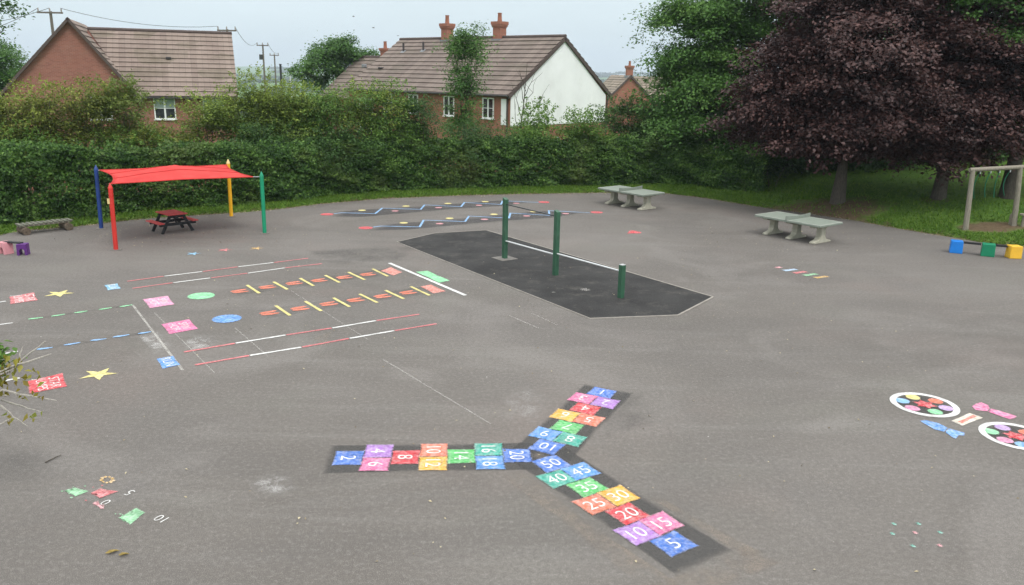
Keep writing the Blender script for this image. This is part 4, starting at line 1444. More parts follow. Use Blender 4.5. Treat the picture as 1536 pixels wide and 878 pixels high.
# ---- left brick house with a front gable
D0 = AT(203, 137, 50.0)
phi2 = .36
gz = float(terrain(D0[0], D0[1])) - .4
E2 = D0[2] - gz
bh = thing('brick_house', 'red brick house with a front gable and long pinkish tiled roof', 'house', (D0[0], D0[1], gz), phi2)
Lm, dep, rs, rg = 5.72, 3.6, 3.62, 4.02
wr_, wl_ = 3.12, 3.75      # half widths of the gable, right and left of its apex
wg = wr_ + wl_
OV = .28
mb = MB()
mb.extrude([(0, 0), (2 * dep, 0), (2 * dep, E2 - .1), (dep, E2 + rs - .1), (0, E2 - .1)], (Lm / 2 - 1.9, 0, 0), (0, 1, 0), (0, 0, 1), (1, 0, 0), Lm + 3.6)
mb.extrude([(-wg, 0), (0, 0), (0, E2 - .12), (-wr_, E2 + rg - .12), (-wg, E2 - .12)], (0, dep, 0), (1, 0, 0), (0, 0, 1), (0, 1, 0), 2 * dep + .3)
mb.build('wall', 'brick', bh)
mb = MB()
dz = OV * rs / dep
roof_slope(mb, (-2.6, dep, E2 + rs), (Lm + .12, dep, E2 + rs), (-.02, -OV - .1, E2 - dz), (Lm + .12, -OV - .1, E2 - dz), 14, .06)
roof_slope(mb, (-2.6, dep, E2 + rs), (Lm + .12, dep, E2 + rs), (-2.6, 2 * dep + OV, E2 - dz), (Lm + .12, 2 * dep + OV, E2 - dz), 14, .06)
rf = mb.build('roof', 'roof', bh)
MB().tube([(-2.6, dep, E2 + rs + .02), (Lm + .14, dep, E2 + rs + .02)], .11, 8).build('ridge_tiles', 'verge', rf)
mb = MB()
yf = -.42; yb_ = 2 * dep + .4
dzg = OV * rg / wr_
roof_slope(mb, (-wr_, yf, E2 + rg), (-wr_, yb_, E2 + rg), (OV, yf, E2 - dzg), (OV, yb_, E2 - dzg), 14, .06)
roof_slope(mb, (-wr_, yf, E2 + rg), (-wr_, yb_, E2 + rg), (-wg - OV, yf, E2 - dzg), (-wg - OV, yb_, E2 - dzg), 14, .06)
gr = mb.build('gable_roof', 'roof', bh)
mb = MB()
for x0 in (OV, -wg - OV):
    slab(mb, [(x0, yf - .05, E2 - dzg + .05), (-wr_, yf - .05, E2 + rg + .06), (-wr_, yf + .08, E2 + rg + .06), (x0, yf + .08, E2 - dzg + .05)], .15)
mb.build('verge', 'verge', gr)
MB().box((OV - .1, yf + .2, E2 - dzg - .05), (.55, .5, .35)).build('eave_box', 'fascia', bh)
MB().box((Lm / 2 + .3, -OV - .14, E2 - dz - .06), (Lm - .4, .11, .12)).build('gutter', 'fascia', bh)
MB().tube([(Lm - .15, -.08, E2 - .3), (Lm - .15, -.08, 0)], .045, 8).build('downpipe', 'fascia', bh)
MB().box((Lm / 2, -.02, E2 - .22), (Lm, .05, .2)).build('soffit', 'fascia', bh)
window(bh, (1.55, 0, E2 - 1.0), 1.22, 1.30, (1, 0, 0), (0, -1, 0), 2, 'window', True)
window(bh, (4.35, 0, E2 - 1.0), 1.22, 1.30, (1, 0, 0), (0, -1, 0), 2, 'window', True)
window(bh, (-1.95, -.15, E2 - 1.0), 1.2, 1.30, (1, 0, 0), (0, -1, 0), 2)
MB().box((1.95, dep * .52, E2 + rs * .52 + .1), (.32, .3, .14)).build('roof_vent', 'fascia', rf, bevel=.03)

# ---- far brick house at the right of the white gable
Dk = AT(946, 113, 105.0)
fz = float(terrain(Dk[0], Dk[1])) - 3
fh = thing('far_brick_house', 'distant orange brick house with a steep gable and chimney beside the big green tree', 'house', (Dk[0], Dk[1], fz), .18)
e3 = Dk[2] - fz
mb = MB(); mb.extrude([(-3.1, 0), (3.1, 0), (3.1, e3 - 3.0), (0, e3 - .1), (-3.1, e3 - 3.0)], (0, 4, 0), (1, 0, 0), (0, 0, 1), (0, 1, 0), 8); 
mb.extrude([(0, 0), (6, 0), (6, e3 - 3.2), (3, e3 - .25), (0, e3 - 3.2)], (5, 2, 0), (0, 1, 0), (0, 0, 1), (1, 0, 0), 10)
mb.build('wall', 'brick2', fh)
mb = MB()
for sg in (-1, 1):
    roof_slope(mb, (0, -.2, e3), (0, 8.2, e3), (sg * 3.35, -.2, e3 - 3.25), (sg * 3.35, 8.2, e3 - 3.25), 11, .06)
roof_slope(mb, (.3, 5, e3 - .12), (10.2, 5, e3 - .12), (3.4, 1.7, e3 - 3.3), (10.2, 1.7, e3 - 3.3), 11, .06)
mb.build('roof', 'roof3', fh)
mb = MB()
for sg in (-1, 1):
    slab(mb, [(sg * 3.4, -.26, e3 - 3.25), (0, -.26, e3 + .05), (0, -.14, e3 + .05), (sg * 3.4, -.14, e3 - 3.25)], .2)
mb.build('verge', 'verge', fh)
chimney(fh, (0, .6, e3 - .2), .75, .75, 1.35)
window(fh, (5.5, 2, e3 - 4.4), 1.1, 1.2, (1, 0, 0), (0, -1, 0), 2)

# ================================================================== POLES AND WIRES
def pole(label, px, py_top, dist, arm=1.9, r=.13, extra=False, group='wooden power poles'):
    T = AT(px, py_top, dist)
    gz = float(terrain(T[0], T[1])) - .3
    t = thing('power_pole', label, 'power pole', (T[0], T[1], gz), .12, group)
    h = T[2] - gz
    MB().tube([(0, 0, 0), (0, 0, h)], [r * 1.25, r * .85], 10).build('post', 'pole', t, smooth=True)
    ca = MB().box((0, -.12, h - .12), (arm, .10, .13)).build('crossarm', 'pole', t)
    for x in (-arm * .45, 0, arm * .45):
        MB().tube([(x, -.12, h - .06), (x, -.12, h + .10), (x, -.12, h + .24)], [.05, .07, .03], 8).build('insulator', 'insul', ca, smooth=True)
    if extra:
        MB().tube([(-.32, 0, h - 1.9), (-.32, 0, h - 1.25)], .22, 10).build('transformer', 'darksteel', t, smooth=True)
    return [np.array([T[0] + x, T[1] - .1, T[2] + .24]) for x in (-arm * .45, 0, arm * .45)]


w1 = pole('power pole with crossarm behind the apex of the left brick gable', 75.5, 17, 70, 2.0)
w2 = pole('power pole with crossarm behind the right end of the left house roof', 340.5, 44, 78, 1.7)
w3 = pole('slim power pole carrying a transformer, left of the pair in the gap', 394, 67, 110, 1.5, .12, True)
w4 = pole('farther power pole without transformer, right of the pair in the gap', 411.5, 82, 132, 1.4, .12)


def wire(label, a, b, sag):
    a, b = np.array(a), np.array(b)
    c = (a + b) / 2
    pts = [tuple(a + (b - a) * u - np.array([0, 0, sag * 4 * u * (1 - u)]) - c) for u in np.linspace(0, 1, 17)]
    o = MB().tube(pts, .022, 5).build('overhead_wire', 'wire', None, tuple(c))
    tag(o, label, 'overhead wire', 'overhead wires')


wire('overhead wire running from the gable pole to the pole above the left roof', w1[2], w2[0], .55)
wire('overhead wire leaving the gable pole towards the left edge', w1[0], AT(-60, 52, 75), .4)
wire('overhead wire dropping from the roof pole towards the right', w2[2], w3[0], .9)
wire('second faint wire from the gable pole to the left edge', w1[1], AT(-60, 38, 80), .3)
wire('overhead wire between the two poles in the gap', w3[2], w4[2], .5)
T = AT(420.5, 97, 100); gz = float(terrain(T[0], T[1]))
t = thing('dark_post', 'dark slender post standing in the gap right of the two poles', 'post', (T[0], T[1], gz - .3))
MB().tube([(0, 0, 0), (0, 0, T[2] - gz + .3)], [.16, .13], 10).build('shaft', 'darkpost', t, smooth=True)
MB().box((0, 0, T[2] - gz + .33), (.3, .3, .06)).build('post_cap', 'darkpost', t)
T = AT(435, 105, 100); gz = float(terrain(T[0], T[1]))
t = thing('street_lamp', 'pale grey street lamp in the gap between the houses', 'street lamp', (T[0], T[1], gz - .3))
MB().tube([(0, 0, 0), (0, 0, T[2] - gz + .3)], [.11, .07], 10).build('shaft', 'galv', t, smooth=True)
MB().box((.28, 0, T[2] - gz + .32), (.75, .16, .09)).build('lamp_head', 'galv', t, bevel=.03)
# garden fence posts showing above the hedge
for i, (px, y0, y1, lab) in enumerate(((820, 208, 232, 'white fence post above the hedge, left of a pair'), (836, 207, 232, 'white fence post above the hedge, right of a pair'))):
    a = AT(px, y0, 41)
    gz = float(terrain(a[0], a[1]))
    t = thing('fence_post', lab, 'fence post', (a[0], a[1], gz))
    MB().box((0, 0, (a[2] - gz) / 2), (.11, .11, a[2] - gz)).build('shaft', 'white', t)
    MB().box((0, 0, a[2] - gz + .02), (.15, .15, .04)).build('post_cap', 'white', t)

# ================================================================== VEGETATION
MT['lf_hedge'] = mat_leaf('hedge_leaf', (.020, .058, .011), (.062, .138, .024), (.165, .285, .060), .5, .3, .22, .45, (.115, .150, .040))
MT['lf_bronze'] = mat_leaf('bronze_leaf', (.050, .070, .014), (.140, .175, .032), (.310, .360, .070), .55, .3, .18, .7, (.175, .125, .050))
MT['lf_olive'] = mat_leaf('olive_leaf', (.044, .076, .014), (.130, .195, .032), (.305, .385, .074), .55, .3, .18, .6, (.17, .145, .05))
MT['lf_mid'] = mat_leaf('green_leaf', (.030, .078, .014), (.090, .180, .032), (.200, .325, .066), .5, .3, .2, .4)
MT['lf_dark'] = mat_leaf('dark_leaf', (.016, .044, .011), (.042, .096, .022), (.095, .180, .044), .5, .25, .2, .4)
MT['lf_lime'] = mat_leaf('lime_leaf', (.070, .105, .022), (.130, .185, .036), (.220, .280, .065), .5, .35, .3, .5)
MT['lf_tree'] = mat_leaf('tree_leaf', (.024, .070, .016), (.066, .150, .032), (.145, .265, .060), .5, .28, .2, .3)
MT['lf_big'] = mat_leaf('broad_leaf', (.030, .085, .018), (.085, .185, .038), (.185, .320, .075), .5, .3, .2, .3)
MT['lf_purple'] = mat_leaf('purple_leaf', (.020, .010, .009), (.056, .026, .024), (.165, .086, .074), .5, .15, .3, .45)
MT['lf_young'] = mat_leaf('young_leaf', (.20, .13, .02), (.30, .28, .045), (.26, .36, .07), .4, .35, .4, 3.0)
MT['lf_wood'] = mat_leaf('far_wood_leaf', (.020, .045, .016), (.040, .080, .026), (.075, .120, .045), .7, .2, .2, .02)

# ---- clipped hedge following the tarmac edge
hx = np.arange(-30, 11.0, .02)
BACK = np.interp(hx, [-30, -16, 0, 6, 11], [1.25, 1.25, 1.35, 1.7, 2.6])
hyb = np.interp(hx, EX, EY) + BACK
HTOP = np.interp(hx, [-30, -17, -13, -8, -3, 0, 3, 7, 11], [2.35, 2.3, 2.15, 2.05, 2.05, 2.0, 2.0, 1.95, 1.75])
# arc length frame
dxy = np.gradient(np.stack([hx, hyb], 1), axis=0); dxy /= np.linalg.norm(dxy, axis=1, keepdims=True)
nrm = np.stack([-dxy[:, 1], dxy[:, 0]], 1)      # towards the back
NH = 205000
arc = np.hypot(np.gradient(hx), np.gradient(hyb)); arc /= arc.sum()
k = rng.choice(len(hx), NH, p=arc)
u = rng.random(NH)
deep = 1.7
face = rng.random(NH)
depth = np.where(face < .62, rng.exponential(.16, NH), rng.random(NH) * deep)
zz = np.where(face < .62, rng.random(NH) ** .9, 1 - rng.exponential(.055, NH))
lump = .20 * vnoise(hx[k], zz * 3, .55) + .13 * vnoise(hx[k] + 9, zz * 5, .2)
top = HTOP[k] * (1 + .10 * vnoise(hx[k], depth, 1.1) + .07 * vnoise(hx[k] + 3, depth, .42) + .03 * vnoise(hx[k], depth, .2))
hz = zz * top
roundoff = .35 * np.clip(zz - .8, 0, 1) * 2
d_ = depth + lump + roundoff
px_ = hx[k] + nrm[k, 0] * d_ + rng.normal(0, .03, NH); py_ = hyb[k] + nrm[k, 1] * d_
gz_ = terrain(px_, py_)
P = np.stack([px_, py_, gz_ + np.maximum(hz, .02) + rng.normal(0, .03, NH)], 1)
# stray shoots along the top
NS = 900
for i in range(NS):
    kk = rng.integers(0, len(hx)); dd_ = rng.random() * 1.3
    b = np.array([hx[kk] + nrm[kk, 0] * dd_, hyb[kk] + nrm[kk, 1] * dd_, HTOP[kk]])
    m = 16
    f = rng.random(m)[:, None]
    dirn = np.array([rng.normal(0, .25), rng.normal(0, .25), 1.0]) * rng.uniform(.15, .5)
    P = np.concatenate([P, b + dirn * f + rng.normal(0, .05, (m, 3))])
nP = len(P)
Nn = np.zeros((nP, 3)); Nn[:, 1] = -.7; Nn[:, 2] = .55
Nn[NH:] = [0, -.2, .8]
Nn += rng.normal(0, .6, (nP, 3))
tone = np.clip(.42 + .30 * vnoise(P[:, 0], P[:, 2] * 1.5, .4) + rng.normal(0, .24, nP), 0, 1)
hedge = thing('hedge', 'long clipped dark green hedge running behind the sail, trails and grass strip', 'hedge', (0, 31, 0))
quads_mesh('foliage', leaf_quads(P - np.array([0, 31, 0]), Nn, .115, .62), 'lf_hedge', hedge, tone)
mb = MB()
for i in range(170):
    kk = rng.integers(0, len(hx)); b = np.array([hx[kk] + nrm[kk, 0] * 1.15, hyb[kk] + nrm[kk, 1] * 1.15, -.05])
    top_ = b + np.array([rng.normal(0, .25), rng.normal(0, .2), HTOP[kk] * .8])
    mb.tube(branch_path(b - np.array([0, 31, 0]), top_ - np.array([0, 31, 0]), 0, 4), [.035, .028, .02, .014, .008], 5)
mb.build('branches', 'bark', hedge, smooth=True)


# ---- shrubs behind the hedge (each its own thing)
def shrub(label, pxc, pyt, dist, rx, mat, n, leaf=.10, low=1.2, cat='shrub', stems=9, rh=.34, rv=.14, airy=.0, ry=None, name='garden_shrub'):
    T = AT(pxc, pyt - 7, dist)
    gz = float(terrain(T[0], T[1]))
    h = T[2] - gz
    t = thing(name, label, cat, (T[0], T[1], gz), 0, 'shrubs behind the hedge')
    ry = ry or rx * .8
    mb = MB()
    blobs = []
    m = 7
    for i in range(m):
        th = rng.uniform(0, 6.28); q = rng.uniform(.15, .62)
        hh = h * rng.uniform(.52, .80) if i else h * .8
        blobs.append((rx * q * math.cos(th) if i else 0, ry * q * math.sin(th) if i else 0, hh * .92, rx * rng.uniform(.38, .56), ry * rng.uniform(.4, .56), max(.4, (h - hh) * .95), 1))
    blobs.append((0, 0, h * .48, rx * .85, ry * .85, h * .40, 2.4))
    for i in range(stems):
        b = blobs[i % len(blobs)]
        e = np.array(b[:3]) + rng.normal(size=3) * np.array(b[3:6]) * .5
        e[2] = min(e[2], h * .95)
        mb.tube(branch_path((rng.normal(0, .2), rng.normal(0, .2), -.1), e, .02, 5), [.05, .04, .03, .022, .015, .008], 6)
    mb.build('branches', 'bark', t, smooth=True)
    P, N, Tn = crown_points(blobs, int(n * .9), 20, rh * .62, rv * .9, .35, .38, 8, .48)
    # feathery shoots standing out of the outline
    sh = []
    for i in range(80):
        b = blobs[rng.integers(0, len(blobs) - 1)]
        d = unit(rng.normal(size=(1, 3)))[0]; d[2] = abs(d[2]) + .15
        s0 = np.array(b[:3]) + d * np.array(b[3:6]) * .85
        ln = rng.uniform(.3, .85)
        k_ = 13
        f = np.linspace(0, 1, k_)[:, None]
        sh.append(s0 + d * ln * f * np.array([1, 1, .7]) + rng.normal(0, .045, (k_, 3)) - np.array([0, 0, .18]) * f ** 2 * ln)
    sh = np.concatenate(sh)
    P = np.concatenate([P, sh]); N = np.concatenate([N, rng.normal(size=(len(sh), 3)) + [0, -.2, .8]]); Tn = np.concatenate([Tn, np.clip(rng.normal(.75, .15, len(sh)), 0, 1)])
    keep = P[:, 2] > .05
    quads_mesh('foliage', leaf_quads(P[keep], N[keep], leaf, .55), mat, t, Tn[keep])
    return t


SH = [
    ('bronze tinged shrub at the far left edge of the view', -10, 128, 31.5, 2.3, 'lf_bronze', 560, .10),
    ('bronze green shrub in front of the left half of the brick gable', 62, 122, 32, 2.3, 'lf_bronze', 620, .10),
    ('bushy bronze and green shrub in front of the middle of the brick gable', 118, 122, 33, 2.1, 'lf_bronze', 560, .10),
    ('bright lime shrub rising at the right foot of the brick gable', 172, 112, 33.5, 1.6, 'lf_lime', 380, .11),
    ('low reddish shrub below the white window of the brick house', 238, 188, 33.5, 1.7, 'lf_bronze', 420, .09),
    ('olive shrub covering the second window of the brick house', 315, 138, 35, 1.9, 'lf_olive', 480, .10),
    ('tall feathery lime topped shrub at the right end of the brick house', 362, 104, 36, 1.8, 'lf_olive', 520, .10),
    ('yellowish olive shrub in the gap left of the background tree', 418, 122, 36, 2.0, 'lf_olive', 560, .10),
    ('mid green shrub in front of the background tree', 478, 128, 36.5, 2.0, 'lf_mid', 540, .10),
    ('bronze tinted shrub hiding the left end of the rendered house', 535, 126, 37, 1.9, 'lf_olive', 520, .10),
    ('green shrub under the rendered house roof, left of the dark bush', 580, 122, 37, 1.8, 'lf_mid', 500, .10),
    ('dark rounded bush below the eaves of the rendered house', 618, 142, 36.5, 1.9, 'lf_dark', 600, .09),
    ('dusky small leaved bush leaning over the hedge, below the slim tree', 712, 180, 36, 2.4, 'lf_dark', 600, .08),
    ('pale olive shrub filling the gap by the street lamp', 448, 124, 37, 2.1, 'lf_olive', 520, .10),
    ('young light green sapling bush before the left part of the white gable', 815, 158, 40, 1.0, 'lf_mid', 120, .11),
    ('sprawling green bush before the middle of the white gable', 868, 168, 40, 1.5, 'lf_mid', 260, .11),
    ('tall green bush between the white gable and the far brick house', 940, 148, 42, 1.8, 'lf_dark', 420, .11),
    ('low green shrub under the white gable, above the hedge', 790, 196, 39, 1.5, 'lf_mid', 300, .10),
    ('low leafy shrub at the right end of the hedge', 905, 205, 38, 2.0, 'lf_mid', 420, .11),
    ('low dark shrub filling the space between the left shrubs', 205, 195, 33, 1.9, 'lf_mid', 460, .10),
    ('low dark shrub under the tall feathery shrub', 385, 190, 34.5, 2.2, 'lf_dark', 480, .10),
    ('low dark shrub under the mid green shrubs', 505, 190, 35, 2.2, 'lf_dark', 480, .10),
    ('low dark shrub behind the hedge at far left', 30, 195, 31, 2.1, 'lf_mid', 460, .10),
    ('low shrub under the dark rounded bush', 595, 200, 35.5, 2.0, 'lf_mid', 440, .10),
]
for lab, px, py, dist, rx, mat, n, lf in SH:
    for _ in range(4):
        x_ = AT(px, py, dist)[0]
        need = float(np.interp(x_, EX, EY)) + float(np.interp(x_, hx, BACK)) + 1.0 + rx * .22 if x_ < 7 else 0
        if need > dist:
            rx *= need / dist; dist = need
    shrub(lab, px, py, dist, rx, mat, n, lf)

# ---- trees
# slim young tree in front of the rendered house
B = AT(698, 200, 43.0); gz = float(terrain(B[0], B[1]))
zt = lambda py, d, px=698: AT(px, py, d)[2]
make_tree('slim_tree', 'slim upright young tree in front of the rendered house roof', 'tree', (B[0], B[1], gz), zt(50, 43) - gz, .09,
          [(B[0] + .05, B[1], zt(82, 43), 1.0, .9, 1.35, 2.2), (B[0] + .55, B[1], zt(62, 43), .75, .7, .85, 1), (B[0] - .45, B[1], zt(65, 43), .6, .6, .8, .8), (B[0] - .1, B[1], zt(125, 43), .85, .8, 1.0, 1.5), (B[0] + .0, B[1], zt(165, 43), .7, .7, 1.0, 1.3), (B[0] - .2, B[1], zt(195, 43), .9, .8, .8, 1.2)],
          'lf_big', .12, 640, 14, .22, .15, shell=.25, limbs=9, bough=5, bsize=.38)
# bare sapling by the white gable
B = AT(776, 215, 42.5); gz = float(terrain(B[0], B[1]))
t = thing('bare_sapling', 'leafless thin sapling standing against the white gable', 'tree', (B[0], B[1], gz))
mb = MB()
h = AT(782, 85, 42.5)[2] - gz
mb.tube([(0, 0, -.1), (.05, 0, h * .3), (.28, 0, h * .6), (.42, .05, h * .95)], [.05, .04, .03, .008], 7)
for (z0, dx_, dz_) in ((.30, .95, 1.9), (.35, -.3, 2.2), (.45, 1.15, 1.4), (.5, -.55, 1.7), (.55, .7, 1.7), (.62, -.25, 1.6), (.25, .8, 1.1), (.4, 1.45, 2.3), (.68, .5, 1.2), (.72, -.35, 1.0)):
    f = z0; x0 = .05 + (.28 - .05) * max(0, (f - .3) / .3)
    pp = branch_path((x0, 0, h * f), (x0 + dx_, rng.normal(0, .3), h * f + dz_), -.08, 5, .2)
    mb.tube(pp, [.024, .02, .016, .012, .009, .005], 5)
    mb.tube(branch_path(pp[3], np.array(pp[3]) + [rng.normal(0, .3), 0, .5], 0, 3), [.01, .008, .006, .004], 4)
mb.build('trunk', 'bark', t, smooth=True)
# background tree between the houses
B = AT(503, 130, 76.0); gz = float(terrain(B[0], B[1]))
make_tree('broadleaf_tree', 'rounded bright green tree between the two houses', 'tree', (B[0], B[1], gz), 9, .22,
          [(B[0] - 1.2, B[1], zt(108, 76), 2.6, 2.4, 1.9, 2), (B[0] + 1.2, B[1], zt(84, 76), 2.1, 2.2, 1.2, 1.4), (B[0] - .6, B[1], zt(92, 76), 2.2, 2.2, 1.3, 1.4), (B[0] + 2.2, B[1] + 1, zt(95, 76), 1.6, 1.8, 1.2, 1)],
          'lf_big', .22, 620, 26, .32, .24, shell=.4, bough=8, bsize=.5)
# far left tree behind the brick house, and overhanging tree out of frame
B = AT(-5, 120, 60.0); gz = float(terrain(B[0], B[1]))
make_tree('broadleaf_tree', 'bright green tree at the left edge behind the brick house', 'tree', (B[0], B[1], gz), 8, .22,
          [(B[0], B[1], zt(95, 60, 0), 2.2, 2.2, 2.0, 2), (B[0] - 1.5, B[1], zt(70, 60, 0), 2.0, 2, 1.6, 1.3), (B[0] + .6, B[1], zt(118, 60, 0), 2.0, 2, 1.6, 1.3)],
          'lf_big', .18, 620, 26, .30, .22, shell=.4, bough=8, bsize=.5)
B = AT(-150, 200, 34.0); gz = float(terrain(B[0], B[1]))
make_tree('ash_tree', 'tree beyond the left edge with one leafy branch tip hanging into the top left corner', 'tree', (B[0], B[1], gz), 10, .25,
          [(B[0] + .2, B[1], 9.0, 3.0, 3, 2.2, 3), (AT(2, 8, 34)[0], B[1], AT(2, 8, 34)[2], .55, .6, .32, .14), (AT(-5, 45, 34)[0], B[1], AT(-5, 45, 34)[2], .35, .4, .15, .05)],
          'lf_tree', .15, 420, 16, .35, .2, shell=.3)
# large green tree
B = GT(1112, 262); d0 = B[1] + 1.5
B = np.array([AT(1112, 262, d0)[0], d0, float(terrain(AT(1112, 262, d0)[0], d0))])
def bl(px, py, rpx, rpy, w, dd=0., dist=None):
    dist = dist or d0
    c = AT(px, py, dist + dd); s_ = dist / F
    return (c[0], c[1], c[2], rpx * s_, max(1.2, rpx * s_ * .85), rpy * s_, w)
make_tree('large_green_tree', 'large spreading green tree standing behind the purple leaved tree', 'tree', B, 13, .34,
          [bl(1070, 60, 78, 70, 2.2), bl(1110, -20, 95, 70, 2.2), bl(1055, 120, 75, 58, 2.0, -.6), bl(1035, 175, 62, 50, 1.6, -.9), bl(1100, 200, 95, 60, 2.0, .3), bl(1045, 228, 62, 38, 1.4, -.8), bl(1165, 110, 90, 120, 2.5, 1.5), bl(1170, -60, 120, 70, 1.6, .6), bl(1030, 25, 42, 35, .5)],
          'lf_big', .15, 2500, 58, .30, .18, shell=.4, limbs=20, lump=.35, bough=11, bsize=.85)
# two purple leaved trees
BP = TR1.copy()
dp = BP[1]
make_tree('purple_tree', 'broad purple leaved tree with a straight trunk behind the nearer table tennis table', 'tree', BP, 9.5, .23,
          [bl(1300, 55, 150, 105, 3.4, 0, dp), bl(1200, 140, 80, 70, 1.9, -.3, dp), bl(1230, 80, 85, 72, 1.6, 0, dp), bl(1310, 185, 150, 55, 2.4, -.6, dp), bl(1220, 197, 74, 32, 1.1, -.4, dp), bl(1400, 120, 95, 110, 2.2, .3, dp), bl(1345, -40, 115, 60, 1.2, .3, dp), bl(1150, 178, 38, 28, .45, 0, dp), bl(1270, 130, 110, 60, 1.5, -1.8, dp)],
          'lf_purple', .16, 3000, 52, .28, .14, bough=11, bsize=.9, lean=(.25, 0), group='purple leaved trees', shell=.35, limbs=18, lump=.3, trunk_top=6.5)
BP2 = TR2.copy(); dp2 = BP2[1]
make_tree('purple_tree', 'second purple leaved tree farther right with its trunk beside the rope frame', 'tree', BP2, 9.5, .22,
          [bl(1455, 60, 100, 95, 2.6, 0, dp2), bl(1440, 165, 105, 58, 2.0, -.5, dp2), bl(1480, 120, 70, 70, 1.6, .3, dp2), bl(1420, -30, 100, 60, 1.0, .3, dp2), bl(1400, 205, 80, 32, 1.0, -.3, dp2)],
          'lf_purple', .16, 2100, 52, .28, .14, bough=11, bsize=.9, lean=(.35, 0), group='purple leaved trees', shell=.35, limbs=16, lump=.3, trunk_top=6.5)
# third tree at the right edge, dark trunk behind the rope frame
B3 = GT(1512, 296)
d3 = B3[1]
make_tree('dark_green_tree', 'green tree at the right edge with a dark thick trunk behind the rope frame', 'tree', B3, 11, .27,
          [bl(1570, 40, 85, 90, 2, 0, d3), bl(1590, 150, 85, 60, 1.6, 0, d3), bl(1545, 185, 60, 30, .8, .5, d3), bl(1530, -30, 110, 60, 1.2, .5, d3)],
          'lf_tree', .15, 800, 55, .27, .10, bough=13, bsize=1.0, lean=(.3, 0), shell=.35, limbs=14)
# dark wood edge behind the grass bank
for i, (px, dd, rxp, top_py, lab) in enumerate(((1180, 47, 95, 40, 'dark tree in the wood edge behind the large green tree'), (1290, 50, 100, 30, 'dark tree in the wood edge behind the first purple tree'),
                                               (1390, 51, 100, 20, 'dark tree in the wood edge between the purple trees'), (1480, 52, 95, 0, 'dark tree in the wood edge behind the second purple tree'), (1575, 50, 100, 0, 'dark tree in the wood edge at the right margin'))):
    py_b = (250, 238, 231, 225, 225)[i]
    B = GT(px, py_b); dd = B[1]; gz = B[2]
    make_tree('wood_edge_tree', lab, 'tree', B, 9, .25,
              [bl(px, top_py + 60, rxp, 70, 1.6, 0, dd), bl(px - 25, 165, rxp, 50, 1.5, -.5, dd), bl(px + 30, 192, rxp, 36, 1.3, 0, dd), bl(px, py_b - 14, rxp, 20, 2.2, 0, dd)],
              'lf_dark', .20, 700, 24, .34, .14, bough=10, bsize=1.0, group='wood edge trees', shell=.3)

# ---- near branch entering at the left: a young tree standing left of the view
B = np.array([-6.6, 8.3, 0.0])
t = thing('young_walnut', 'young pale barked tree at the left edge reaching twigs with orange green leaves into view', 'tree', tuple(B))
mb = MB()
root = np.array([-6.6, 8.3, 0])
trunk_pts = [(0, 0, -.2), (.05, 0, .8), (.1, .05, 1.6), (.12, .05, 2.5)]
mb.tube(trunk_pts, [.05, .042, .034, .02], 9)
tips = [((68, 512), (8, 560), 9.0), ((77, 531), (22, 548), 9.0), ((85, 601), (4, 585), 8.9), ((62, 618), (2, 600), 9.1), ((42, 640), (0, 608), 8.8), ((34, 520), (24, 552), 9.0), ((20, 626), (-6, 640), 9.0)]
LP = []
for (tip, st, dist) in tips:
    a = AT(*st, dist) - root; b = AT(*tip, dist + .1) - root
    j = np.array([.1, .05, 1.2 + (620 - st[1]) * .004])
    mb.tube(branch_path(j, a, .05, 4, .1), [.02, .017, .014, .012, .010], 6)
    pp = branch_path(a, b, -.04, 6, .15)
    mb.tube(pp, [.015, .014, .013, .012, .010, .008, .005], 6)
    LP += [np.array(p) for p in pp[3:]]
mb.build('trunk', 'palebark', t, smooth=True)
# hanging compound leaves
leafc = [(50, 556), (35, 563), (56, 586), (46, 620), (16, 620), (30, 590), (15, 552), (2, 555), (8, 540), (22, 545), (-6, 565), (4, 572)]
P = []; N = []
for i, (px, py) in enumerate(leafc):
    c = AT(px, py, 8.95) - root
    for q in range(5 if px > 10 else 8):
        P.append(c + rng.normal(0, .035, 3) + np.array([0, 0, -.02 * q])); N.append(rng.normal(size=3) + [0, -1.2, .3])
P, N = np.array(P), np.array(N)
quads_mesh('leaves', leaf_quads(P, N, .095, .55, .3, 2.2), 'lf_young', t, np.clip(rng.normal(.45, .25, len(P)), 0, 1))
P, N, Tn = crown_points([(AT(-14, 545, 9)[0] - root[0], AT(-14, 545, 9)[1] - root[1], AT(-14, 545, 9)[2], .16, .25, .22, 1.0), (-.2, .1, 2.2, .35, .5, .8, 2)], 36, 16, .07, .06, .2)
quads_mesh('crown', leaf_quads(P, N, .10, .5), 'lf_mid', t, Tn)

# ---- grass blades along the strip and the bank, litter (countless: stuff)
def grass():
    n = 60000
    x = np.concatenate([rng.uniform(-20, 10, n // 2), rng.uniform(5, 26, n // 2)])
    e = np.interp(x, EX, EY)
    s = np.concatenate([rng.uniform(.05, 1.7, n // 2), rng.exponential(2.6, n // 2) + .05])
    y = e + s
    z = terrain(x, y)
    sw_ = np.hypot((x - SW[0]) / 1.3, (y - SW[1]) / .7) > 1
    s1 = np.hypot((x - TR1[0] + .8) / 2.4, (y - TR1[1] + 1) / 1.9) > 1
    kp = sw_ & (s1 | (rng.random(n) < .12))
    x, y, z, s = x[kp], y[kp], z[kp], s[kp]
    n = len(x)
    h = rng.uniform(.03, .085, n) * np.where(s > .9, 1.5, 1)
    th = rng.uniform(0, 6.28, n); w = .022
    B = np.stack([x, y, z], 1)
    side = np.stack([np.cos(th), np.sin(th), np.zeros(n)], 1) * w
    tip = B + np.stack([rng.normal(0, .05, n), rng.normal(0, .05, n), h], 1)
    V = np.stack([B - side, B + side, tip + side * .2, tip - side * .2], 1).reshape(-1, 3)
    return V, np.clip(rng.normal(.5, .25, n) + .15 * vnoise(x, y, .7), 0, 1)


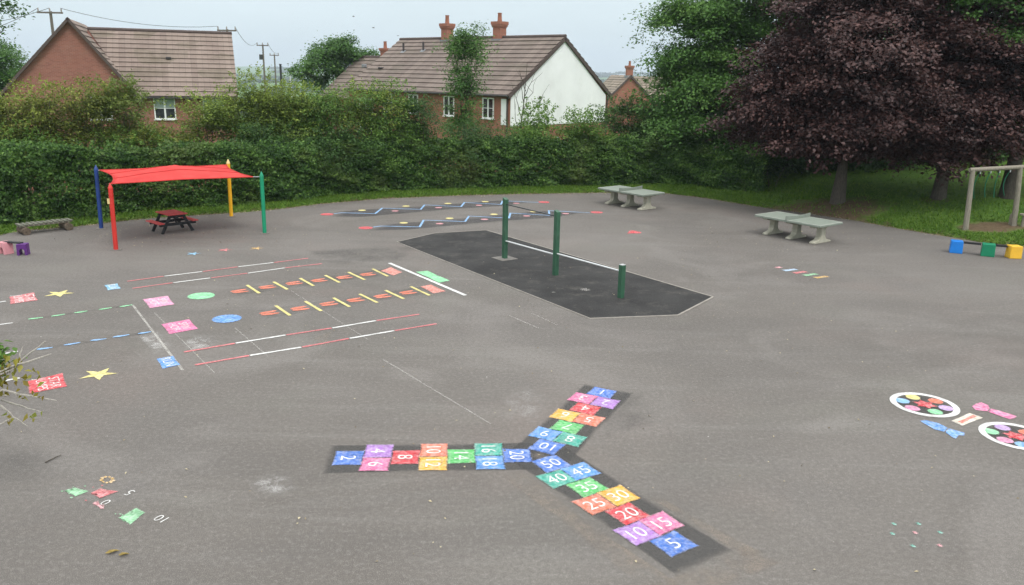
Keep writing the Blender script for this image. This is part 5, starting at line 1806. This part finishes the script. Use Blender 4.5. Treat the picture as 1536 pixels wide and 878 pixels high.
MT['lf_grass'] = mat_leaf('grass_blade', (.060, .125, .018), (.115, .215, .030), (.210, .300, .055), .65, .35, .12, .6)
V, T = grass()
o = quads_mesh('grass', V, 'lf_grass', None, T); o['kind'] = 'stuff'

t_ = NT('leaf_litter'); tn = t_.attr('tone')
r_ = t_.n('ShaderNodeValToRGB', {'Fac': tn}); r_.color_ramp.elements[0].color = (.10, .07, .04, 1); r_.color_ramp.elements[1].color = (.52, .46, .30, 1)
MT['litter'] = t_.done(t_.bsdf(r_.outputs[0], .8, .2))
n = 5200
x = rng.uniform(-19, 15, n); e = np.interp(x, EX, EY)
y = e - np.abs(rng.normal(0, .28, n)) + .12
m = 420
x = np.concatenate([x, rng.normal(-10.8, 2.2, m), rng.uniform(-9, 9, 380), rng.normal(8.5, 2.2, 260)]); y = np.concatenate([y, rng.normal(26.0, 1.3, m), rng.uniform(7, 24, 380), rng.normal(28, 2.0, 260)])
ok = y < np.interp(x, EX, EY) + .25
x, y = x[ok], y[ok]; n = len(x)
P = np.stack([x, y, np.maximum(terrain(x, y), 0) + .014], 1)
N = rng.normal(0, .25, (n, 3)) + [0, 0, 1]
o = quads_mesh('leaf_litter', leaf_quads(P, N, .034, .6, .6), 'litter', None, np.clip(rng.beta(1.2, 1.2, n), 0, 1)); o['kind'] = 'stuff'

# scraps and twigs near the camera
MT['scrap'] = plain('dry_yellow_leaf', (.27, .20, .06), .7, .2, .4, 30)
for px, py, s_, rz, lab in ((169, 830, .075, .4, 'curled dry yellow leaf lying left of a pair near the bottom'), (186, 834, .06, .2, 'dry yellow leaf lying right of a pair near the bottom')):
    g_ = G(px, py)
    mb = MB()
    prof = [(-s_, 0, .012), (-s_ * .4, s_ * .35, .03), (s_ * .5, s_ * .3, .022), (s_, 0, .014), (s_ * .4, -s_ * .3, .035), (-s_ * .5, -s_ * .32, .016), (0, 0, .008)]
    mb.add(prof, [(6, 0, 1), (6, 1, 2), (6, 2, 3), (6, 3, 4), (6, 4, 5), (6, 5, 0)])
    o = mb.build('fallen_leaf', 'scrap', None, (g_[0], g_[1], .004), rz=rz)
    tag(o, lab, 'fallen leaf', 'fallen yellow leaves')
for px, py, px2, py2, lab in ((68, 695, 92, 684, 'thin dark twig lying on the tarmac at lower left'),):
    a, b = G(px, py), G(px2, py2); c = (a + b) / 2
    pts = [(a[0] - c[0], a[1] - c[1], .012), (.02, .03, .02), (b[0] - c[0], b[1] - c[1], .014)]
    o = MB().tube(pts, [.009, .007, .004], 6).build('twig', 'bark', None, (c[0], c[1], 0))
    tag(o, lab, 'twig')

# birds
for i, (px, py, lab) in enumerate(((530, 25, 'tiny bird high over the gap, left of three'), (560, 42, 'tiny bird in the middle of three'), (597, 54, 'tiny bird just above the roof ridge of the rendered house'))):
    c = AT(px, py, 120)
    mb = MB()
    mb.tube([(-.16, 0, 0), (-.08, 0, .01), (.05, 0, .01), (.15, 0, .0), (.22, 0, -.01)], [.012, .04, .05, .03, .006], 8)
    for sg in (-1, 1):
        mb.add([(.07, sg * .03, .015), (-.05, sg * .03, .012), (-.02, sg * .2, .09), (.06, sg * .2, .095), (-.03, sg * .38, .05)], [(0, 1, 2, 3), (3, 2, 4)])
    o = mb.build('flying_bird', 'bird', None, tuple(c), rz=.6 * i)
    tag(o, lab, 'bird', 'birds in the sky')

# ---- far woods and hill hedgerows
def far_wood():
    Ps, Ns, Ts = [], [], []
    spots = []
    for i in range(520):
        d = rng.uniform(180, 1100) ** 1.0
        az = rng.uniform(-.42, .30)
        spots.append((d * math.sin(az), d * math.cos(az), 1.0))
    for d0_ in (210, 330, 520, 800, 1200, 1700, 2300, 2900):
        for az in np.arange(-.45, .35, 4.5 / d0_):
            if vnoise(np.array(az * 30), np.array(d0_), 1.1) > -.25:
                dd_ = d0_ * (1 + .06 * math.sin(az * 23 + d0_))
                spots.append((dd_ * math.sin(az), dd_ * math.cos(az), 1 + d0_ / 1500))
    for x, y, s_ in spots:
        z = float(terrain(x, y)); r = rng.uniform(2.0, 3.6) * s_
        m = 46
        d = unit(rng.normal(size=(m, 3))); d[:, 2] = np.abs(d[:, 2]) * .9 - .2
        Ps.append(np.array([x, y, z + r * .75]) + d * r * rng.uniform(.6, 1.05, (m, 1)) * np.array([1.1, 1.1, .9])); Ns.append(d + rng.normal(0, .4, (m, 3))); Ts.append(np.clip(rng.normal(.5, .2) + rng.normal(0, .15, m), 0, 1))
        # size varies with distance
    P = np.concatenate(Ps); N = np.concatenate(Ns); T = np.concatenate(Ts)
    dist = np.hypot(P[:, 0], P[:, 1])
    n = len(P)
    Nn = unit(N); r = rng.normal(size=(n, 3)); Tt = unit(r - (r * Nn).sum(1, keepdims=True) * Nn); Bt = np.cross(Nn, Tt)
    L = (1.3 + dist / 1100)[:, None] * rng.uniform(.7, 1.4, (n, 1))
    V = np.stack([P - Tt * L * .5, P + Bt * L * .4, P + Tt * L * .5, P - Bt * L * .4], 1).reshape(-1, 3)
    return V, T


V, T = far_wood()
o = quads_mesh('woodland', V, 'lf_wood', None, T); o['kind'] = 'stuff'

# ================================================================== AIR, LIGHT, WORLD
mb = MB(); mb.box((0, 1900, 45), (8000, 5000, 150))
t_ = NT('haze')
pv = t_.n('ShaderNodeVolumePrincipled', {'Color': (.80, .90, 1.0, 1), 'Density': .0003, 'Anisotropy': .15})
t_.t.links.new(pv.outputs[0], t_.out.inputs['Volume'])
MT['haze'] = t_.m
hz_ = mb.build('haze', 'haze'); hz_['kind'] = 'stuff'

w = bpy.data.worlds.new('World'); scene.world = w; w.use_nodes = True
nt = w.node_tree; nt.nodes.clear()
out = nt.nodes.new('ShaderNodeOutputWorld'); bg = nt.nodes.new('ShaderNodeBackground'); bg.inputs['Strength'].default_value = .1
SUN_EL, SUN_ROT = R(55), R(150)
sky = nt.nodes.new('ShaderNodeTexSky'); sky.sky_type = 'NISHITA'; sky.sun_disc = False; sky.sun_elevation = SUN_EL; sky.sun_rotation = SUN_ROT
sky.dust_density = 3; sky.air_density = 1
tc = nt.nodes.new('ShaderNodeTexCoord'); sep = nt.nodes.new('ShaderNodeSeparateXYZ'); nt.links.new(tc.outputs['Generated'], sep.inputs[0])
rp = nt.nodes.new('ShaderNodeValToRGB')
cr = rp.color_ramp; cr.interpolation = 'EASE'
cr.elements[0].position = 0.0; cr.elements[0].color = (.312, .366, .380, 1)
cr.elements[1].position = 1.0; cr.elements[1].color = (1.0, 1.0, 1.0, 1)
e = cr.elements.new(.08); e.color = (.332, .384, .398, 1)
e = cr.elements.new(.45); e.color = (.62, .65, .68, 1)
nt.links.new(sep.outputs['Z'], rp.inputs[0])
# soft overcast: slow cloud brightness change
nz = nt.nodes.new('ShaderNodeTexNoise'); nz.inputs['Scale'].default_value = 2.2; nz.inputs['Detail'].default_value = 4
mpn = nt.nodes.new('ShaderNodeMapping'); mpn.inputs['Scale'].default_value = (1, 1, 5); nt.links.new(tc.outputs['Generated'], mpn.inputs[0]); nt.links.new(mpn.outputs[0], nz.inputs['Vector'])
mrn = nt.nodes.new('ShaderNodeMapRange'); mrn.inputs['From Min'].default_value = .3; mrn.inputs['From Max'].default_value = .7; mrn.inputs['To Min'].default_value = 23.0; mrn.inputs['To Max'].default_value = 26.6
nt.links.new(nz.outputs['Fac'], mrn.inputs[0])
vm = nt.nodes.new('ShaderNodeVectorMath'); vm.operation = 'SCALE'; nt.links.new(rp.outputs[0], vm.inputs[0]); nt.links.new(mrn.outputs[0], vm.inputs['Scale'])
mx = nt.nodes.new('ShaderNodeMix'); mx.data_type = 'RGBA'; mx.inputs[0].default_value = .94
nt.links.new(sky.outputs[0], mx.inputs[6]); nt.links.new(vm.outputs[0], mx.inputs[7])
nt.links.new(mx.outputs[2], bg.inputs[0]); nt.links.new(bg.outputs[0], out.inputs[0])

sl = bpy.data.lights.new('sun', 'SUN'); sl.energy = 1.5; sl.angle = R(13); sl.color = (1, .97, .92)
so = bpy.data.objects.new('sun', sl); COL.objects.link(so)
# sky sun_rotation is measured clockwise from +Y
sd = Vector((math.sin(SUN_ROT) * math.cos(SUN_EL), math.cos(SUN_ROT) * math.cos(SUN_EL), math.sin(SUN_EL)))
so.rotation_euler = sd.to_track_quat('Z', 'Y').to_euler()

vs_ = scene.view_settings
vs_.view_transform = 'Standard'; vs_.look = 'None'; vs_.gamma = 1; vs_.exposure = 0.0; vs_.use_curve_mapping = False
scene.render.engine = 'CYCLES'
scene.cycles.max_bounces = 6; scene.cycles.transparent_max_bounces = 16; scene.cycles.volume_bounces = 0
scene.cycles.use_denoising = True
